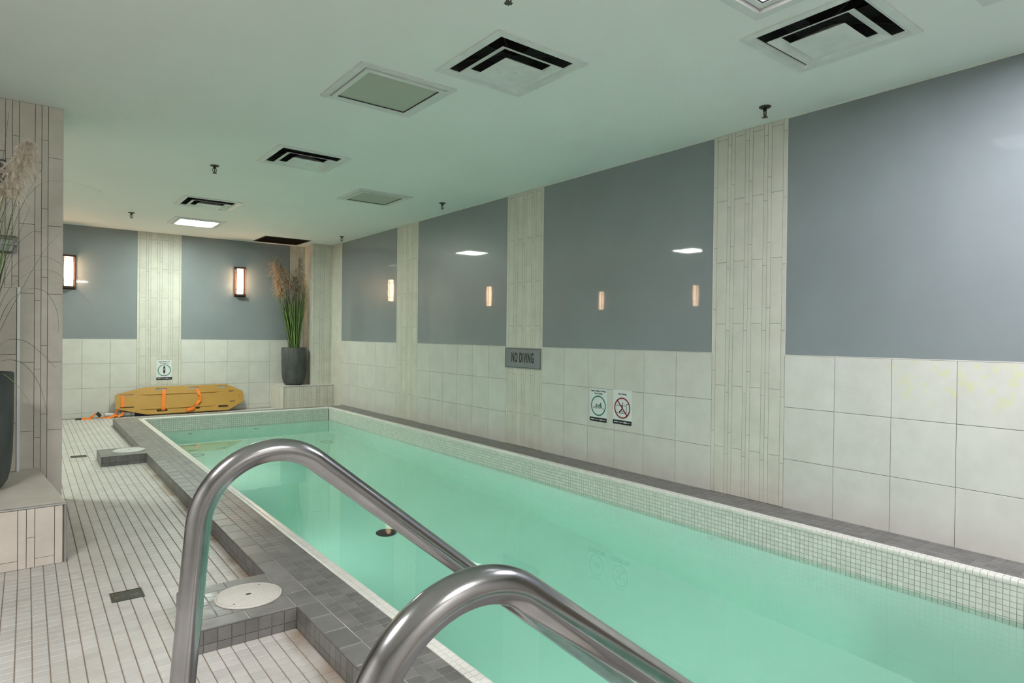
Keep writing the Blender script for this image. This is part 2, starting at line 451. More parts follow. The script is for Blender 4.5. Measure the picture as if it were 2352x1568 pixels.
# ------------------------------------------------------------------ setting: floor
PX0, PX1, PY0, PY1 = 1.2, 3.68, -0.8, 9.335      # pool water outline
KX0 = 0.885                                     # outer face of the left kerb
KY1 = 9.55                                      # outer face of the back kerb
fm = MB()
fm.box(LEFTX, KX0+.02, NEARY, D+.1, -.15, -.0025)
fm.box(KX0+.02, W+.1, KY1-.02, D+.1, -.15, -.0025)
fm.box(KX0+.02, W+.1, NEARY, PY0-.28, -.15, -.0025)
floor = struct(fm.build('floor', 'fgrout'))
FP = 0.0508
shp = tile_shape(FP-.0034, FP-.0034, .007, .0016)
DRAINS = [(0.371, 3.357), (0.405, 7.37)]
ft = []
def floor_region(x0, x1, y0, y1, ax, ay):
    i0 = math.ceil((x0-ax)/FP-1e-6); i1 = math.floor((x1-ax)/FP+1e-6)
    j0 = math.ceil((y0-ay)/FP-1e-6); j1 = math.floor((y1-ay)/FP+1e-6)
    for i in range(i0, i1):
        for j in range(j0, j1):
            x = ax+i*FP; y = ay+j*FP
            cx, cy = x+FP/2, y+FP/2
            if cx < -.05 and 4.1 < cy < 5.5: continue
            q = [(x+.0017, x+FP-.0017, y+.0017, y+FP-.0017)]
            for a, b in DRAINS:
                if abs(cx-a) > .0645+FP/2 or abs(cy-b) > .0645+FP/2: continue
                a0, a1, b0, b1 = a-.0645, a+.0645, b-.0645, b+.0645; x0, x1, y0, y1 = q[0]
                q = [(x0, min(x1, a0), y0, y1), (max(x0, a1), x1, y0, y1), (max(x0, a0), min(x1, a1), y0, min(y1, b0)), (max(x0, a0), min(x1, a1), max(y0, b1), y1)]
                q = [k for k in q if k[1]-k[0] > .005 and k[3]-k[2] > .005]
            for k in q: ft.append((shp if len(q) == 1 and k[1]-k[0] > FP-.0036 and k[3]-k[2] > FP-.0036 else tile_shape(k[1]-k[0], k[3]-k[2], .007, .0016), (k[0], k[2], -.007), FLOORB))
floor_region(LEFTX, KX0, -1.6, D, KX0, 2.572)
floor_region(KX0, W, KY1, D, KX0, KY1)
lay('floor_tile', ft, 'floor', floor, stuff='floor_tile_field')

# ------------------------------------------------------------------ setting: ceiling with openings
rects = [(x-.262, x+.262, y-.262, y+.262) for x, y, *_ in LIGHTS]
rects += [(x-.245, x+.245, y-.245, y+.245) for x, y, _ in DIFFS]
rects += [(VENT[0]-VENT[2]/2, VENT[0]+VENT[2]/2, VENT[1]-VENT[3]/2, VENT[1]+VENT[3]/2)]
xs = sorted(set([LEFTX-.1, W+.1]+[r for q in rects for r in q[:2]])); ys = sorted(set([NEARY-.1, D+.1]+[r for q in rects for r in q[2:]]))
cm = MB()
idx = {}
def vid(x, y):
    if (x, y) not in idx: idx[(x, y)] = len(cm.v); cm.v.append((x, y, H))
    return idx[(x, y)]
for a, b in zip(xs[:-1], xs[1:]):
    for c, d in zip(ys[:-1], ys[1:]):
        mx_, my_ = (a+b)/2, (c+d)/2
        if any(q[0] < mx_ < q[1] and q[2] < my_ < q[3] for q in rects): continue
        cm.f.append([vid(a, c), vid(a, d), vid(b, d), vid(b, c)]); cm.smooth.append(False)
cm.box(LEFTX-.1, W+.1, NEARY-.1, D+.1, H+.30, H+.34)
struct(cm.build('ceiling', 'ceil'))

# ------------------------------------------------------------------ setting: right wall
wr = struct(MB().box(W+.004, W+.16, NEARY-.1, D+.1, -.15, H+.3).build('wall_right', 'grout'))
RCOLS = [(2.201, 2.763), (4.693, 5.273), (7.180, 7.761)]      # strip columns (y ranges)
BAYS = [(-.28, 2.201), (2.763, 4.693), (5.273, 7.180), (7.761, 9.66)]
g = .0026
tl = []
for bi, (y0, y1) in enumerate(BAYS):
    MB().box(W+.0022, W+.012, y0+.002, y1-.002, BND+.003, H).build('panel', 'panel', wr)
    MB().box(W-.0012, W+.008, y0, y1, BND-.0005, BND+.0035).build('edge_trim', 'edge', wr)
    MB().box(W-.0012, W+.008, y0, y1, H-.006, H).build('edge_trim', 'edge', wr)
    n = 6
    yw = (y1-y0)/n
    if bi == 0: ylines = [2.201-.3275*k for k in range(8)]
    else: ylines = [y1-yw*k for k in range(n+1)]
    for a, b in zip(ylines[:-1], ylines[1:]):
        for k in range(3):
            zt = BND-TH*k-g/2; zb = max(BND-TH*(k+1)+g/2, DECK-.002)
            tl.append((tile_shape(a-b-g, zt-zb, .008, .0012), (W+.008, a-g/2, zb), RIGHTB))
lay('wall_tile', tl, 'tile', wr)
for ci, (y0, y1) in enumerate(RCOLS):
    tr = struct(MB().box(W+.003, W+.0042, y0, y1, DECK, H).build('trim_%d' % (ci+1), 'grout'))
    ps = [(tile_shape(u1-u0, v1-v0, .008, .0011), (W+.008, y1-u0, v0), RIGHTB) for u0, u1, v0, v1 in strips(y1-y0, DECK, H, 0, 1.318)]
    lay('strip_tile', ps, 'strip', tr, minpx=2)
    for y in (y0, y1): MB().box(W-.001, W+.008, y-.002, y+.002, BND, H).build('edge_trim', 'edge', tr)
tr = struct(MB().box(W+.003, W+.0042, 9.66, D, 0, H).build('trim_4', 'grout'))
ps = [(tile_shape(u1-u0, v1-v0, .008, .0011), (W+.008, 10.09-u0, v0), RIGHTB) for u0, u1, v0, v1 in strips(.43, 0, H, 0, 1.318)]
lay('strip_tile', ps, 'strip', tr, minpx=2)

# ------------------------------------------------------------------ setting: back wall
wb = struct(MB().box(LEFTX-.1, W+.1, D+.004, D+.16, -.15, H+.3).build('wall_back', 'grout'))
BX0, BX1, BX2 = 1.273, 1.853, 3.482
tl = []
def back_tiles(xl):
    for a, b in zip(xl[:-1], xl[1:]):
        for k in range(4):
            zt = BND-TH*k-g/2; zb = max(BND-TH*(k+1)+g/2, 0.001)
            if zt-zb > .02: tl.append((tile_shape(b-a-g, zt-zb, .008, .0012), (a+g/2, D+.008, zb), BACKB))
back_tiles([BX0-.33*k for k in range(10)][::-1]); back_tiles([1.853, 2.18, 2.51, 2.84, 3.16, 3.482])
lay('wall_tile', tl, 'tile', wb)
for x0, x1 in ((LEFTX, BX0), (BX1, BX2)):
    MB().box(x0+.002, x1-.002, D+.0022, D+.012, BND+.003, H).build('panel', 'panel', wb)
    MB().box(x0, x1, D-.0012, D+.008, BND-.0005, BND+.0035).build('edge_trim', 'edge', wb)
tr = struct(MB().box(BX0, BX1, D+.003, D+.0042, 0, H).build('trim_5', 'grout'))
ps = [(tile_shape(u1-u0, v1-v0, .008, .0011), (u0, D+.008, v0), BACKB) for u0, u1, v0, v1 in strips(BX1-BX0, 0, H, BX0, 1.72, L=.43)]
lay('strip_tile', ps, 'strip', tr, minpx=2)
tr = struct(MB().box(BX2, 3.75, D+.003, D+.0042, 0, H).build('trim_6', 'grout'))
ps = [(tile_shape(u1-u0, v1-v0, .008, .0011), (u0, D+.008, v0), BACKB) for u0, u1, v0, v1 in strips(.27, 0, H, BX2, 1.72, L=.43)]
lay('strip_tile', ps, 'strip', tr, minpx=2)
# corner pier beside the far planter
wc = struct(MB().prism([(3.739, D+.02), (3.683, 10.086), (W+.02, 10.086), (W+.02, D+.02)], 0, H).build('wall_corner', 'grout'))
ps = [(tile_shape(u1-u0, v1-v0, .009, .0011), (u0, 10.086, v0), BACKB) for u0, u1, v0, v1 in strips(W-3.674, 0, H, 3.674, 1.50)]
sd = Vector((3.674-3.73, 10.077-10.595, 0)).normalized()
for k, (a, b) in enumerate(((0, .13), (.13, .39), (.39, .515))):
    zz = [0, .35, .79, 1.23, 1.67, 2.11, 2.55, H] if k != 1 else [0, .2, .64, 1.08, 1.52, 1.96, 2.40, H]
    for z0, z1 in zip(zz[:-1], zz[1:]):
        o = Vector((3.739, D, 0))+sd*a
        ps.append((tile_shape(b-a-g, z1-z0-g, .009, .0011), (o.x, o.y, z0+g/2), (tuple(sd), (0, 0, 1))))
lay('strip_tile', ps, 'strip', wc, minpx=2)

# ------------------------------------------------------------------ setting: left wall, near wall, column stub
wl = struct(MB().box(LEFTX-.15, LEFTX, NEARY-.1, D+.1, -.15, H+.3).build('wall_left', 'wallpaint'))
MB().box(LEFTX, LEFTX+.006, 5.7, D, BND, H).build('panel', 'panel', wl)
struct(MB().box(LEFTX-.1, W+.1, NEARY-.15, NEARY, -.15, H+.3).build('wall_near', 'wallpaint'))
SX = 0.19
ws = struct(MB().box(LEFTX, SX-.008, 5.158, 5.60, 0, H).build('wall_column', 'grout'))
seqs = 'WBA'*16+'W'
units = {'A': .0345, 'B': .0345, 'W': .0815}
wd_ = sum(units[c] for c in seqs)
rec = []; x = SX-wd_
for c in seqs:
    w = units[c]; ph = 1.904+{'A': .108, 'W': 0, 'B': -.045}[c]; L_ = .449
    zs = [0]; k = math.floor(-ph/L_)
    while True:
        k += 1; z = ph+k*L_
        if z > H-.01: break
        if z > .01: zs.append(z)
    zs.append(H)
    if x > -1.3:
        for a, b in zip(zs[:-1], zs[1:]): rec.append((x+.0012, x+w-.0012, a+.0012, b-.0012))
    x += w
lay('strip_tile', [(tile_shape(u1-u0, v1-v0, .008, .0012), (u0, 5.158, v0), BACKB) for u0, u1, v0, v1 in rec], 'stub', ws, minpx=2)
ps = []
for k in range(4):
    for z0 in (0, .45, .9, 1.35, 1.8, 2.25): ps.append((tile_shape(.108, min(.447, H-z0), .008, .001), (SX-.008, 5.152+.11*k, z0+.001), LEFTB))
lay('strip_tile', ps, 'stub', ws, minpx=2)
# half-height tiled pilaster standing on the planter ledge
hp = struct(MB().box(-1.25, -.05, 5.09, 5.158, .315, 1.485).build('trim_7', 'grout'))
MB().box(-.048, -.033, 5.078, 5.158, .315, 1.488).build('white_edge_strip', 'brightwhite', hp)
ps = []
xs_ = [-.05-.115*k for k in range(11)]
for i, (b, a) in enumerate(zip(xs_[:-1], xs_[1:])):
    zz = [.316, .62, 1.06, 1.484] if i % 2 == 0 else [.316, .78, 1.22, 1.484]
    for z0, z1 in zip(zz[:-1], zz[1:]): ps.append((tile_shape(b-a-.0024, z1-z0-.0024, .008, .001), (a+.0012, 5.09, z0+.0012), BACKB))
lay('strip_tile', ps, 'stub', hp, minpx=2)
MB().box(-1.25, -.05, 5.083, 5.158, 1.485, 1.49).build('cap', 'edge', hp)

# ------------------------------------------------------------------ planter ledges
def ledge(name, label, poly, z1, top_m, strip_rects, B, yf, side=None):
    t = thing(name, label, 'ledge')
    MB().prism(poly, 0, z1-.008).build('body', 'grout', t)
    MB().prism([(p[0], p[1]) for p in poly], z1-.008, z1).build('top_slab', top_m, t)
    return t
lp = [(-1.3, 4.012), (.166, 4.034), (.056, 5.152), (-1.3, 5.152)]
lg = ledge('planter_ledge', 'low beige tiled ledge against the column carrying the planter', lp, .315, 'stub', None, None, None)
dirv = Vector((.166+1.3, .022, 0)).normalized()
ps = []
u = 0
LEN = (Vector((.166, 4.034, 0))-Vector((-1.3, 4.012, 0))).length
seq = 'BAWBAWBAWBAWBAWBAWBAWBAWBAWB'[::-1]; rec = []
x = LEN-.012; i = 0
wid = {'B': .0345, 'A': .0345, 'W': .082}
zmid = {'B': None, 'A': .155, 'W': .045}
for c in ('B','W','A','B','W','A','B','W','A','B','W','A','B','W','A','B','W','A'):
    w = wid[c]; x0 = x-w
    if x0 < 0: break
    zz = [0, .302] if zmid[c] is None else [0, zmid[c], .302]
    for a, b in zip(zz[:-1], zz[1:]):
        o = Vector((-1.3, 4.012, 0))+dirv*(x0+.0012); ps.append((tile_shape(w-.0024, b-a-.0022, .007, .001), (o.x, o.y, a+.0011), (tuple(dirv), (0, 0, 1))))
    x = x0
lay('strip_tile', ps, 'stub', lg, minpx=2)
e = MB(); e.tube([(-1.3, 4.006, .309), (.168, 4.028, .309)], .0065, 6, sm=False); e.build('edge_trim', 'metal_edge', lg)
e = MB(); e.tube([(.166, 4.03, 0), (.166, 4.03, .312)], .0055, 6, sm=False); e.build('edge_trim', 'metal_edge', lg)
e = MB(); e.tube([(.167, 4.03, .311), (.057, 5.15, .311)], .003, 6, sm=False); e.build('edge_trim', 'metal_edge', lg)

FX = 3.196
lp2 = [(FX, 9.95), (W, 9.95), (W, 10.077), (3.674, 10.077), (3.728, D), (FX-.0, D)]
lg2 = ledge('planter_ledge', 'low pale tiled corner ledge carrying the far planter by the pool', lp2, .386, 'tile', None, None, None)
ps = [(tile_shape(u1-u0, v1-v0, .007, .001), (u0, 9.951, v0), BACKB) for u0, u1, v0, v1 in strips(W-FX, 0, .376, FX, .16)]
for k in range(3): ps.append((tile_shape(.2, .374, .006, .001), (FX+.001, D-.21*k-.002, .001), RIGHTB))
lay('strip_tile', ps, 'strip', lg2, minpx=2)
e = MB(); e.box(FX-.006, W, 9.942, 9.951, .378, .3865); e.build('edge_trim', 'metal_edge', lg2)

# ------------------------------------------------------------------ swimming pool
pool = thing('swimming_pool', 'long narrow indoor pool with pale mosaic band and white rounded coping', 'pool')
bs = MB(); t_ = .004; ZF = -1.2
bs.box(PX0-.18, PX0-t_, PY0-.2, PY1+.18, ZF-.1, .06)
bs.box(PX1+t_, W, PY0-.2, PY1+.18, ZF-.1, .06)
bs.box(PX0-.18, PX1+.1, PY1+t_, PY1+.18, ZF-.1, .06)
bs.box(PX0-.18, PX1+.1, PY0-.2, PY0-t_, ZF-.1, .06)
bs.box(PX0-.18, PX1+.1, PY0-.2, PY1+.18, ZF-.15, ZF)
bs.build('basin', 'plaster', pool)
MB().box(PX0-t_, 2.25, -.2, 1.75, ZF, -.50).build('entry_step', 'plaster', pool)
gb = MB(); mz0, mz1 = -.178, .066
gb.box(PX0-t_, PX0-.0018, PY0, PY1, mz0, mz1); gb.box(PX1+.0018, PX1+t_, PY0, PY1, mz0, mz1)
gb.box(PX0, PX1, PY1+.0018, PY1+t_, mz0, mz1); gb.box(PX0, PX1, PY0-t_, PY0-.0018, mz0, mz1)
gb.build('mosaic_grout', 'mgrout', pool)
MP = .0268
ms = tile_shape(MP-.0024, MP-.0024, .004, .0008)
pr_, pl_ = [], []
for r in range(9):
    z = mz1-MP*(r+1)+.0012
    for k in range(int((PY1-PY0)/MP)):
        y = PY1-MP*k
        pr_.append((ms, (PX1+.004, y-.0012, z), RIGHTB)); pl_.append((ms, (PX0-.004, y-MP+.0012, z), LEFTB))
    for k in range(int((PX1-PX0)/MP)):
        x = PX0+MP*k
        pl_.append((ms, (x+.0012, PY1+.004, z), BACKB)); pl_.append((ms, (x+MP-.0012, PY0-.004, z), NEARB))
lay('mosaic_tile', pr_+pl_, 'mosaic', pool, stuff='mosaic_tile_field')
# rounded coping pieces: local u across (deck -> pool), v along, n up
prof = [(0, .0), (0, .0255), (.004, .027), (.016, .0285), (.026, .026), (.036, .0275), (.046, .0285), (.053, .0255), (.057, .019), (.058, .009), (.057, 0)]
CP = .0297; cl_ = CP-.0016
cv = [(u_, 0, n_) for u_, n_ in prof]+[(u_, cl_, n_) for u_, n_ in prof]; npf = len(prof)
cf = [(i, i+1, i+1+npf, i+npf) for i in range(npf-1)]
cf = [q[::-1] for q in cf]+[tuple(range(npf)), tuple(range(2*npf-1, npf-1, -1))]
cshape = (('coping',), np.array(cv, float), [q[::-1] for q in cf])
cop = []
nC = int((PY1+.05-PY0)/CP)
for k in range(nC):
    y = PY0+CP*k
    cop.append((cshape, (PX0-.055, y, .066), FLOORB))
    cop.append((cshape, (PX1+.055, y+cl_, .066), ((-1, 0, 0), (0, -1, 0))))
for k in range(int((PX1-PX0)/CP)):
    cop.append((cshape, (PX0+CP*k, PY1+.055, .066), ((0, -1, 0), (1, 0, 0))))
lay('coping_tile', cop, 'coping', pool, stuff='coping_tile_field')
# floor and wall fittings
for (x, y, r, m) in ((2.395, 4.795, .085, 'black'), (3.335, 8.56, .075, 'ring'), (1.69, 8.55, .075, 'ring')):
    q = MB()
    if m == 'black':
        q.lathe([(r, 0), (r, .012), (r*.8, .018), (0, .02)], 28, (x, y, ZF)); q.build('main_drain', 'drainblack', pool)
    else:
        q.lathe([(r, 0), (r, .012), (r*.88, .012), (r*.88, 0)], 28, (x, y, ZF), cap=False); q.build('drain_ring', 'signedge', pool)
for (p_, B) in (((PX1-.002, 2.53, -.24), RIGHTB), ((2.6, PY1-.002, -.42), BACKB), ((1.75, PY1-.002, -.42), BACKB)):
    q = MB(); q.lathe([(.03, -.004), (.03, .006), (.022, .009), (.014, .004), (.008, .004)], 20).xform(basis(B[0], B[1], p_)); q.build('return_inlet', 'white' if B is RIGHTB else 'darkgrey', pool)
# added underwater fill lamps, hidden in the left wall, brightening water and ceiling
PL = [(PX0-.004, 1.9, LEFTB), (PX0-.004, 4.6, LEFTB), (PX0-.004, 7.3, LEFTB)]
for i, (x, y, B) in enumerate(PL):
    o = thing('pool_lamp', ['round white underwater lamp in the pool wall beside the near skimmer box', 'round white underwater lamp in the pool wall midway between the skimmer boxes', 'round white underwater lamp in the pool wall past the far skimmer box'][i], 'pool lamp', group='underwater pool lamps', mtx=basis(B[0], B[1], (x, y, -.52)))
    MB().lathe([(.14, 0), (.14, .012), (.115, .02), (.105, .012)], 32, cap=False).build('bezel', 'white', o)
    MB().lathe([(.108, .008), (.0, .020)], 12, cap=False).build('lens', 'poolglow', o)

wt = MB().box(PX0-.02, PX1+.02, PY0-.02, PY1+.02, ZF-.02, WATER).build('pool_water', 'water')
tag(wt, 'still clear green-tinted water filling the pool', 'water')

# ------------------------------------------------------------------ pool kerb
kerb = thing('pool_kerb', 'raised dark grey tiled kerb running around the pool', 'kerb')
kb = MB(); kt = DECK-.0022
BOXES = [(.516, 2.572, .445), (.530, 6.672, .440)]
kb.box(KX0+.005, PX0-.045, PY0-.28, KY1-.004, 0, kt)
kb.box(PX1+.045, W+.003, PY0-.28, KY1-.004, 0, kt)
kb.box(PX0-.045, PX1+.045, PY1+.045, KY1-.004, 0, kt)
kb.box(PX0-.045, PX1+.045, PY0-.28, PY0-.05, 0, kt)
for bx, by, bl in BOXES: kb.box(bx+.005, KX0+.01, by+.005, by+bl-.005, 0, kt)
kb.build('core', 'kgrout', kerb)
kp, kr = [], []
SM = .0508
def top(x0, x1, y0, y1, lst, t=.005, b=.001): lst.append((tile_shape(x1-x0-.0024, y1-y0-.0024, t, b), (x0+.0012, y0+.0012, DECK-t), FLOORB))
xin = PX0-.055
# left run: border slabs, three rows of small tiles, two-row face
bw = .093
y = 2.572
ybr = []
def border_run(ya, yb):
    n = max(1, round((yb-ya)/.148)); s = (yb-ya)/n
    for k in range(n): top(KX0, KX0+bw, ya+s*k, ya+s*(k+1), kp, .006, .003)
def face_run(ya, yb):
    n = max(1, round((yb-ya)/SM)); s = (yb-ya)/n
    for k in range(n):
        for z0, z1 in ((0, .031), (.031, .083)):
            kp.append((tile_shape(s-.0024, z1-z0-.0022, .005, .0008), (KX0+.005, ya+s*(k+1)-.0012, z0+.0011), RIGHTB))
segs = [(PY0-.28, BOXES[0][1]), (BOXES[0][1]+.445, BOXES[1][1]), (BOXES[1][1]+.44, KY1)]
for a, b in segs: border_run(a, b); face_run(a, b)
for bx, by, bl in BOXES: border_run(by, by+bl)
xa = KX0+bw; cw = (xin-xa)/3
for j in range(int((KY1-(PY0-.28))/SM)):
    y0 = 2.572+SM*(j-int((2.572-(PY0-.28))/SM))
    for i in range(3): top(xa+cw*i, xa+cw*(i+1), y0, min(y0+SM, KY1), kp)
for bx, by, bl in BOXES:
    bd = .088
    nx = 2; s = (KX0-bx)/nx
    for k in range(nx):
        top(bx+s*k, bx+s*(k+1), by, by+bd, kp, .006, .003); top(bx+s*k, bx+s*(k+1), by+bl-bd, by+bl, kp, .006, .003)
    s = (bl-2*bd)/2
    for k in range(2):
        top(bx, bx+bd, by+bd+s*k, by+bd+s*(k+1), kp, .006, .003)
    ni = 5; sx = (KX0-bx-bd)/ni; nj = 5; sy = (bl-2*bd)/nj
    for i in range(ni):
        for j in range(nj): top(bx+bd+sx*i, bx+bd+sx*(i+1), by+bd+sy*j, by+bd+sy*(j+1), kp)
    n = 7; s = (KX0-bx-.017)/n
    xl = [bx, bx+.017]+[bx+.017+s*(k+1) for k in range(n)]
    for a, b in zip(xl[:-1], xl[1:]):
        for z0, z1 in ((0, .031), (.031, .083)):
            kp.append((tile_shape(b-a-.0024, z1-z0-.0022, .005, .0008), (a+.0012, by+.005, z0+.0011), BACKB))
    n = 8; s = bl/n
    for k in range(n):
        for z0, z1 in ((0, .031), (.031, .083)): kp.append((tile_shape(s-.0024, z1-z0-.0022, .005, .0008), (bx+.005, by+s*(k+1)-.0012, z0+.0011), RIGHTB))
# right run and back run
xr = PX1+.055; nr = 5; cw = (W-xr)/nr
for j in range(int((KY1-PY0)/SM)):
    y0 = PY0+SM*j
    for i in range(nr): top(xr+cw*i, xr+cw*(i+1), y0, y0+SM, kp)
yb0 = PY1+.055; cb = (KY1-yb0)/3
for i in range(int((xr-xin)/SM)):
    for j in range(3): top(xin+SM*i, xin+SM*(i+1), yb0+cb*j, yb0+cb*(j+1), kp)
lay('kerb_tile', kp, 'kerb', kerb, stuff='kerb_tile_field')

# skimmer lids, floor drains
def skimmer(label, loc, m):
    t = thing('skimmer_lid', label, 'lid', loc, 'skimmer lids on the kerb boxes')
    MB().lathe([(.134, 0), (.134, .004), (.128, .006), (.124, .006), (.124, .003)], 48, cap=False).build('rim', m, t)
    q = MB(); q.lathe([(.1235, .001), (.1235, .0055), (.121, .0065), (0, .0075)], 48); cv_ = q.build('cover', m, t)
    q = MB(); q.lathe([(.009, .0072), (.009, .0079), (0, .0079)], 14).xform(Matrix.Diagonal((1.3, .9, 1, 1))); q.build('finger_hole', 'gap', cv_)
    for a in (.9, 3.9):
        q = MB(); q.lathe([(.004, .0066), (.004, .0074), (0, .0074)], 10, (.105*math.cos(a), .105*math.sin(a), 0)); q.build('screw', 'darkgrey', cv_)
    return t
skimmer('round ivory skimmer lid on the near kerb box', (.755, 2.797, DECK), 'lid')
skimmer('round speckled grey skimmer lid on the far kerb box', (.775, 6.92, DECK), 'lid2')
def floor_drain(label, loc):
    t = thing('floor_drain', label, 'drain', loc, 'square floor drains')
    s = .063
    MB().box(-s, s, -s, s, -.02, -.006).build('sump', 'gap', t)
    q = MB()
    for a in (-1, 1):
        q.box(a*s-.005 if a > 0 else -s, s if a > 0 else -s+.005, -s, s, -.006, 0); q.box(-s+.005, s-.005, s-.005 if a > 0 else -s, s if a > 0 else -s+.005, -.006, 0)
    q.build('frame', 'drain', t)
    q = MB(); q.box(-s+.006, s-.006, -.052, -.030, -.005, -.001); q.box(-s+.006, s-.006, .030, .052, -.005, -.001); q.box(-.014, .014, -.03, .03, -.005, -.0008)
    for k in range(5):
        for a in (-1, 1):
            x = a*(.019+.0088*k); h = .012+.0035*k
            q.box(x-.0018, x+.0018, -.03, .03, -.005, -.0009)
            for b in (-1, 1): q.box(min(x, x+a*.0088), max(x, x+a*.0088), b*h if b > 0 else -.03, .03 if b > 0 else -h, -.005, -.001)
            if k >= 3: q.box(min(x, x+a*.0088), max(x, x+a*.0088), -.0018, .0018, -.005, -.001)
    q.build('grate', 'drain', t)
    return t
floor_drain('square bronze floor drain near the ivory skimmer lid', (DRAINS[0][0], DRAINS[0][1], 0))
floor_drain('square bronze floor drain beside the speckled skimmer lid box', (DRAINS[1][0], DRAINS[1][1], 0))

# ------------------------------------------------------------------ stainless handrails
def rail_curve(x0, y0, phi, al, R1, R2, zt, be, zend):
    a0 = math.pi/2-al; pts = []
    for k in range(25):
        a = a0*(1-k/24); pts.append((-R1*math.sin(a), R1*math.cos(a)-R1+zt))
    for k in range(1, 25):
        a = -be*k/24; pts.append((-R2*math.sin(a), R2*math.cos(a)-R2+zt))
    t0 = (math.cos(a0), math.sin(a0)); L0 = pts[0][1]/t0[1]
    post = [(pts[0][0]-t0[0]*L0*(1-k/10), pts[0][1]-t0[1]*L0*(1-k/10)) for k in range(10)]
    L1 = (pts[-1][1]-zend)/math.sin(be)
    desc = [(pts[-1][0]+math.cos(be)*L1*k/16, pts[-1][1]-math.sin(be)*L1*k/16) for k in range(1, 17)]
    return [(x0+s*math.cos(phi), y0+s*math.sin(phi), z) for s, z in post+pts+desc]
def grab_rail(label, prm):
    c = rail_curve(*prm); b = c[0]
    t = thing('handrail', label, 'handrail', (b[0], b[1], 0), 'stainless steel pool handrails')
    q = MB(); q.tube([(p[0]-b[0], p[1]-b[1], p[2]) for p in c], .02415, 32); q.build('tube', 'steel', t)
    q = MB(); q.lathe([(.052, 0), (.052, .006), (.03, .022), (.0255, .022)], 32, cap=False); q.build('base_flange', 'steel', t)
    e_ = c[-1]; q = MB(); q.lathe([(.052, 0), (.052, .006), (.034, .02), (.03, .02)], 32, (e_[0]-b[0]-.02, e_[1]-b[1], -.50), cap=False); q.build('step_flange', 'steel', t)
grab_rail('bent stainless steel handrail arching beside the ivory skimmer lid', (.4249, 1.3853, .0091, .0837, .1502, .1485, .9582, .6864, -.50))
grab_rail('bent stainless steel handrail arching over the kerb farther from the skimmer lid', (.4386, .6405, .0307, .0778, .1502, .1485, .8981, .6334, -.50))

# ------------------------------------------------------------------ ceiling fixtures
def ceiling_light(cx, cy, lit, label, deep=False):
    t = thing('ceiling_light', label, 'ceiling light', (cx, cy, H), 'square ceiling lights')
    o, i = .305, .262
    q = MB(); zf = -.008 if not deep else -.035
    for a in (-1, 1):
        q.box(min(a*o, a*i), max(a*o, a*i), -o, o, zf, .0); q.box(-i, i, min(a*o, a*i), max(a*o, a*i), zf, .0)
    q.build('flange', 'white', t)
    q = MB(); 
    for a in (-1, 1):
        q.box(min(a*i, a*(i-.003)), max(a*i, a*(i-.003)), -i, i, -.004, .02); q.box(-i, i, min(a*i, a*(i-.003)), max(a*i, a*(i-.003)), -.004, .02)
    q.build('reveal', 'gap', t)
    q = MB(); o2, i2 = .257, .228
    for a in (-1, 1):
        q.box(min(a*o2, a*i2), max(a*o2, a*i2), -o2, o2, -.016, .004); q.box(-i2, i2, min(a*o2, a*i2), max(a*o2, a*i2), -.016, .004)
    q.build('door_frame', 'white', t)
    q = MB(); i3 = .2245
    for a in (-1, 1):
        q.box(min(a*i2, a*i3), max(a*i2, a*i3), -i2, i2, -.012, .004); q.box(-i3, i3, min(a*i2, a*i3), max(a*i2, a*i3), -.012, .004)
    q.build('gasket', 'gap', t)
    MB().add([(-i3, -i3, -.007), (-i3, i3, -.007), (i3, i3, -.007), (i3, -i3, -.007)], [(0, 1, 2, 3)]).build('lens', lit if lit else 'lens', t)
    MB().box(-i, i, -i, i, .02, .12).build('housing', 'white', t)
for i, (x, y, lit, lab) in enumerate(LIGHTS): ceiling_light(x, y, lit, lab, deep=(i == 3))

def sq_ring(q, a0, z0, a1, z1):
    v = [(-a0,-a0,z0),(a0,-a0,z0),(a0,a0,z0),(-a0,a0,z0),(-a1,-a1,z1),(a1,-a1,z1),(a1,a1,z1),(-a1,a1,z1)]
    q.add(v, [(i, (i+1) % 4, (i+1) % 4+4, i+4) for i in range(4)])
def diffuser(label, loc):
    t = thing('air_diffuser', label, 'air vent', loc, 'square ceiling air diffusers')
    q = MB(); sq_ring(q, .30, -.0005, .30, -.007); sq_ring(q, .30, -.007, .262, -.009); sq_ring(q, .262, -.009, .243, .004); q.build('frame', 'dirtywhite', t)
    q = MB(); sq_ring(q, .243, .004, .235, .12); sq_ring(q, .235, .12, .15, .15); q.lathe([(.15, .15), (.15, .27)], 24, cap=False); q.box(-.16, .16, -.16, .16, .27, .275)
    for k in range(4):
        a = math.pi/4+k*math.pi/2; q.tube([(0.02*math.cos(a), .02*math.sin(a), .06), (.29*math.cos(a), .29*math.sin(a), .04)], .004, 6)
    q.build('neck', 'duct', t)
    q = MB(); sq_ring(q, .205, -.024, .158, -.004); sq_ring(q, .158, -.002, .205, -.021); sq_ring(q, .205, -.021, .205, -.024); q.build('middle_cone', 'dirtywhite', t)
    q = MB(); q.box(-.132, .132, -.132, .132, -.036, -.033); sq_ring(q, .132, -.033, .03, .03)
    q.build('centre_plate', 'dirtywhite', t)
    return t
d0 = diffuser(DIFFS[0][2], (DIFFS[0][0], DIFFS[0][1], H))
for x, y, lab in DIFFS[1:]: dup(d0, (x, y, H), lab)
# rust specks of the first diffuser
q = MB()
for k in range(14):
    a = random.uniform(-.1, .1); b = random.uniform(-.1, .1); q.lathe([(random.uniform(.0015, .0035), 0), (0, -.0006)], 7, (a, b, -.0362), cap=False)
sp = q.build('rust_speck', 'sprk', [c for c in d0.children if c.name.startswith('centre_plate')][0]); sp['kind'] = 'stuff'

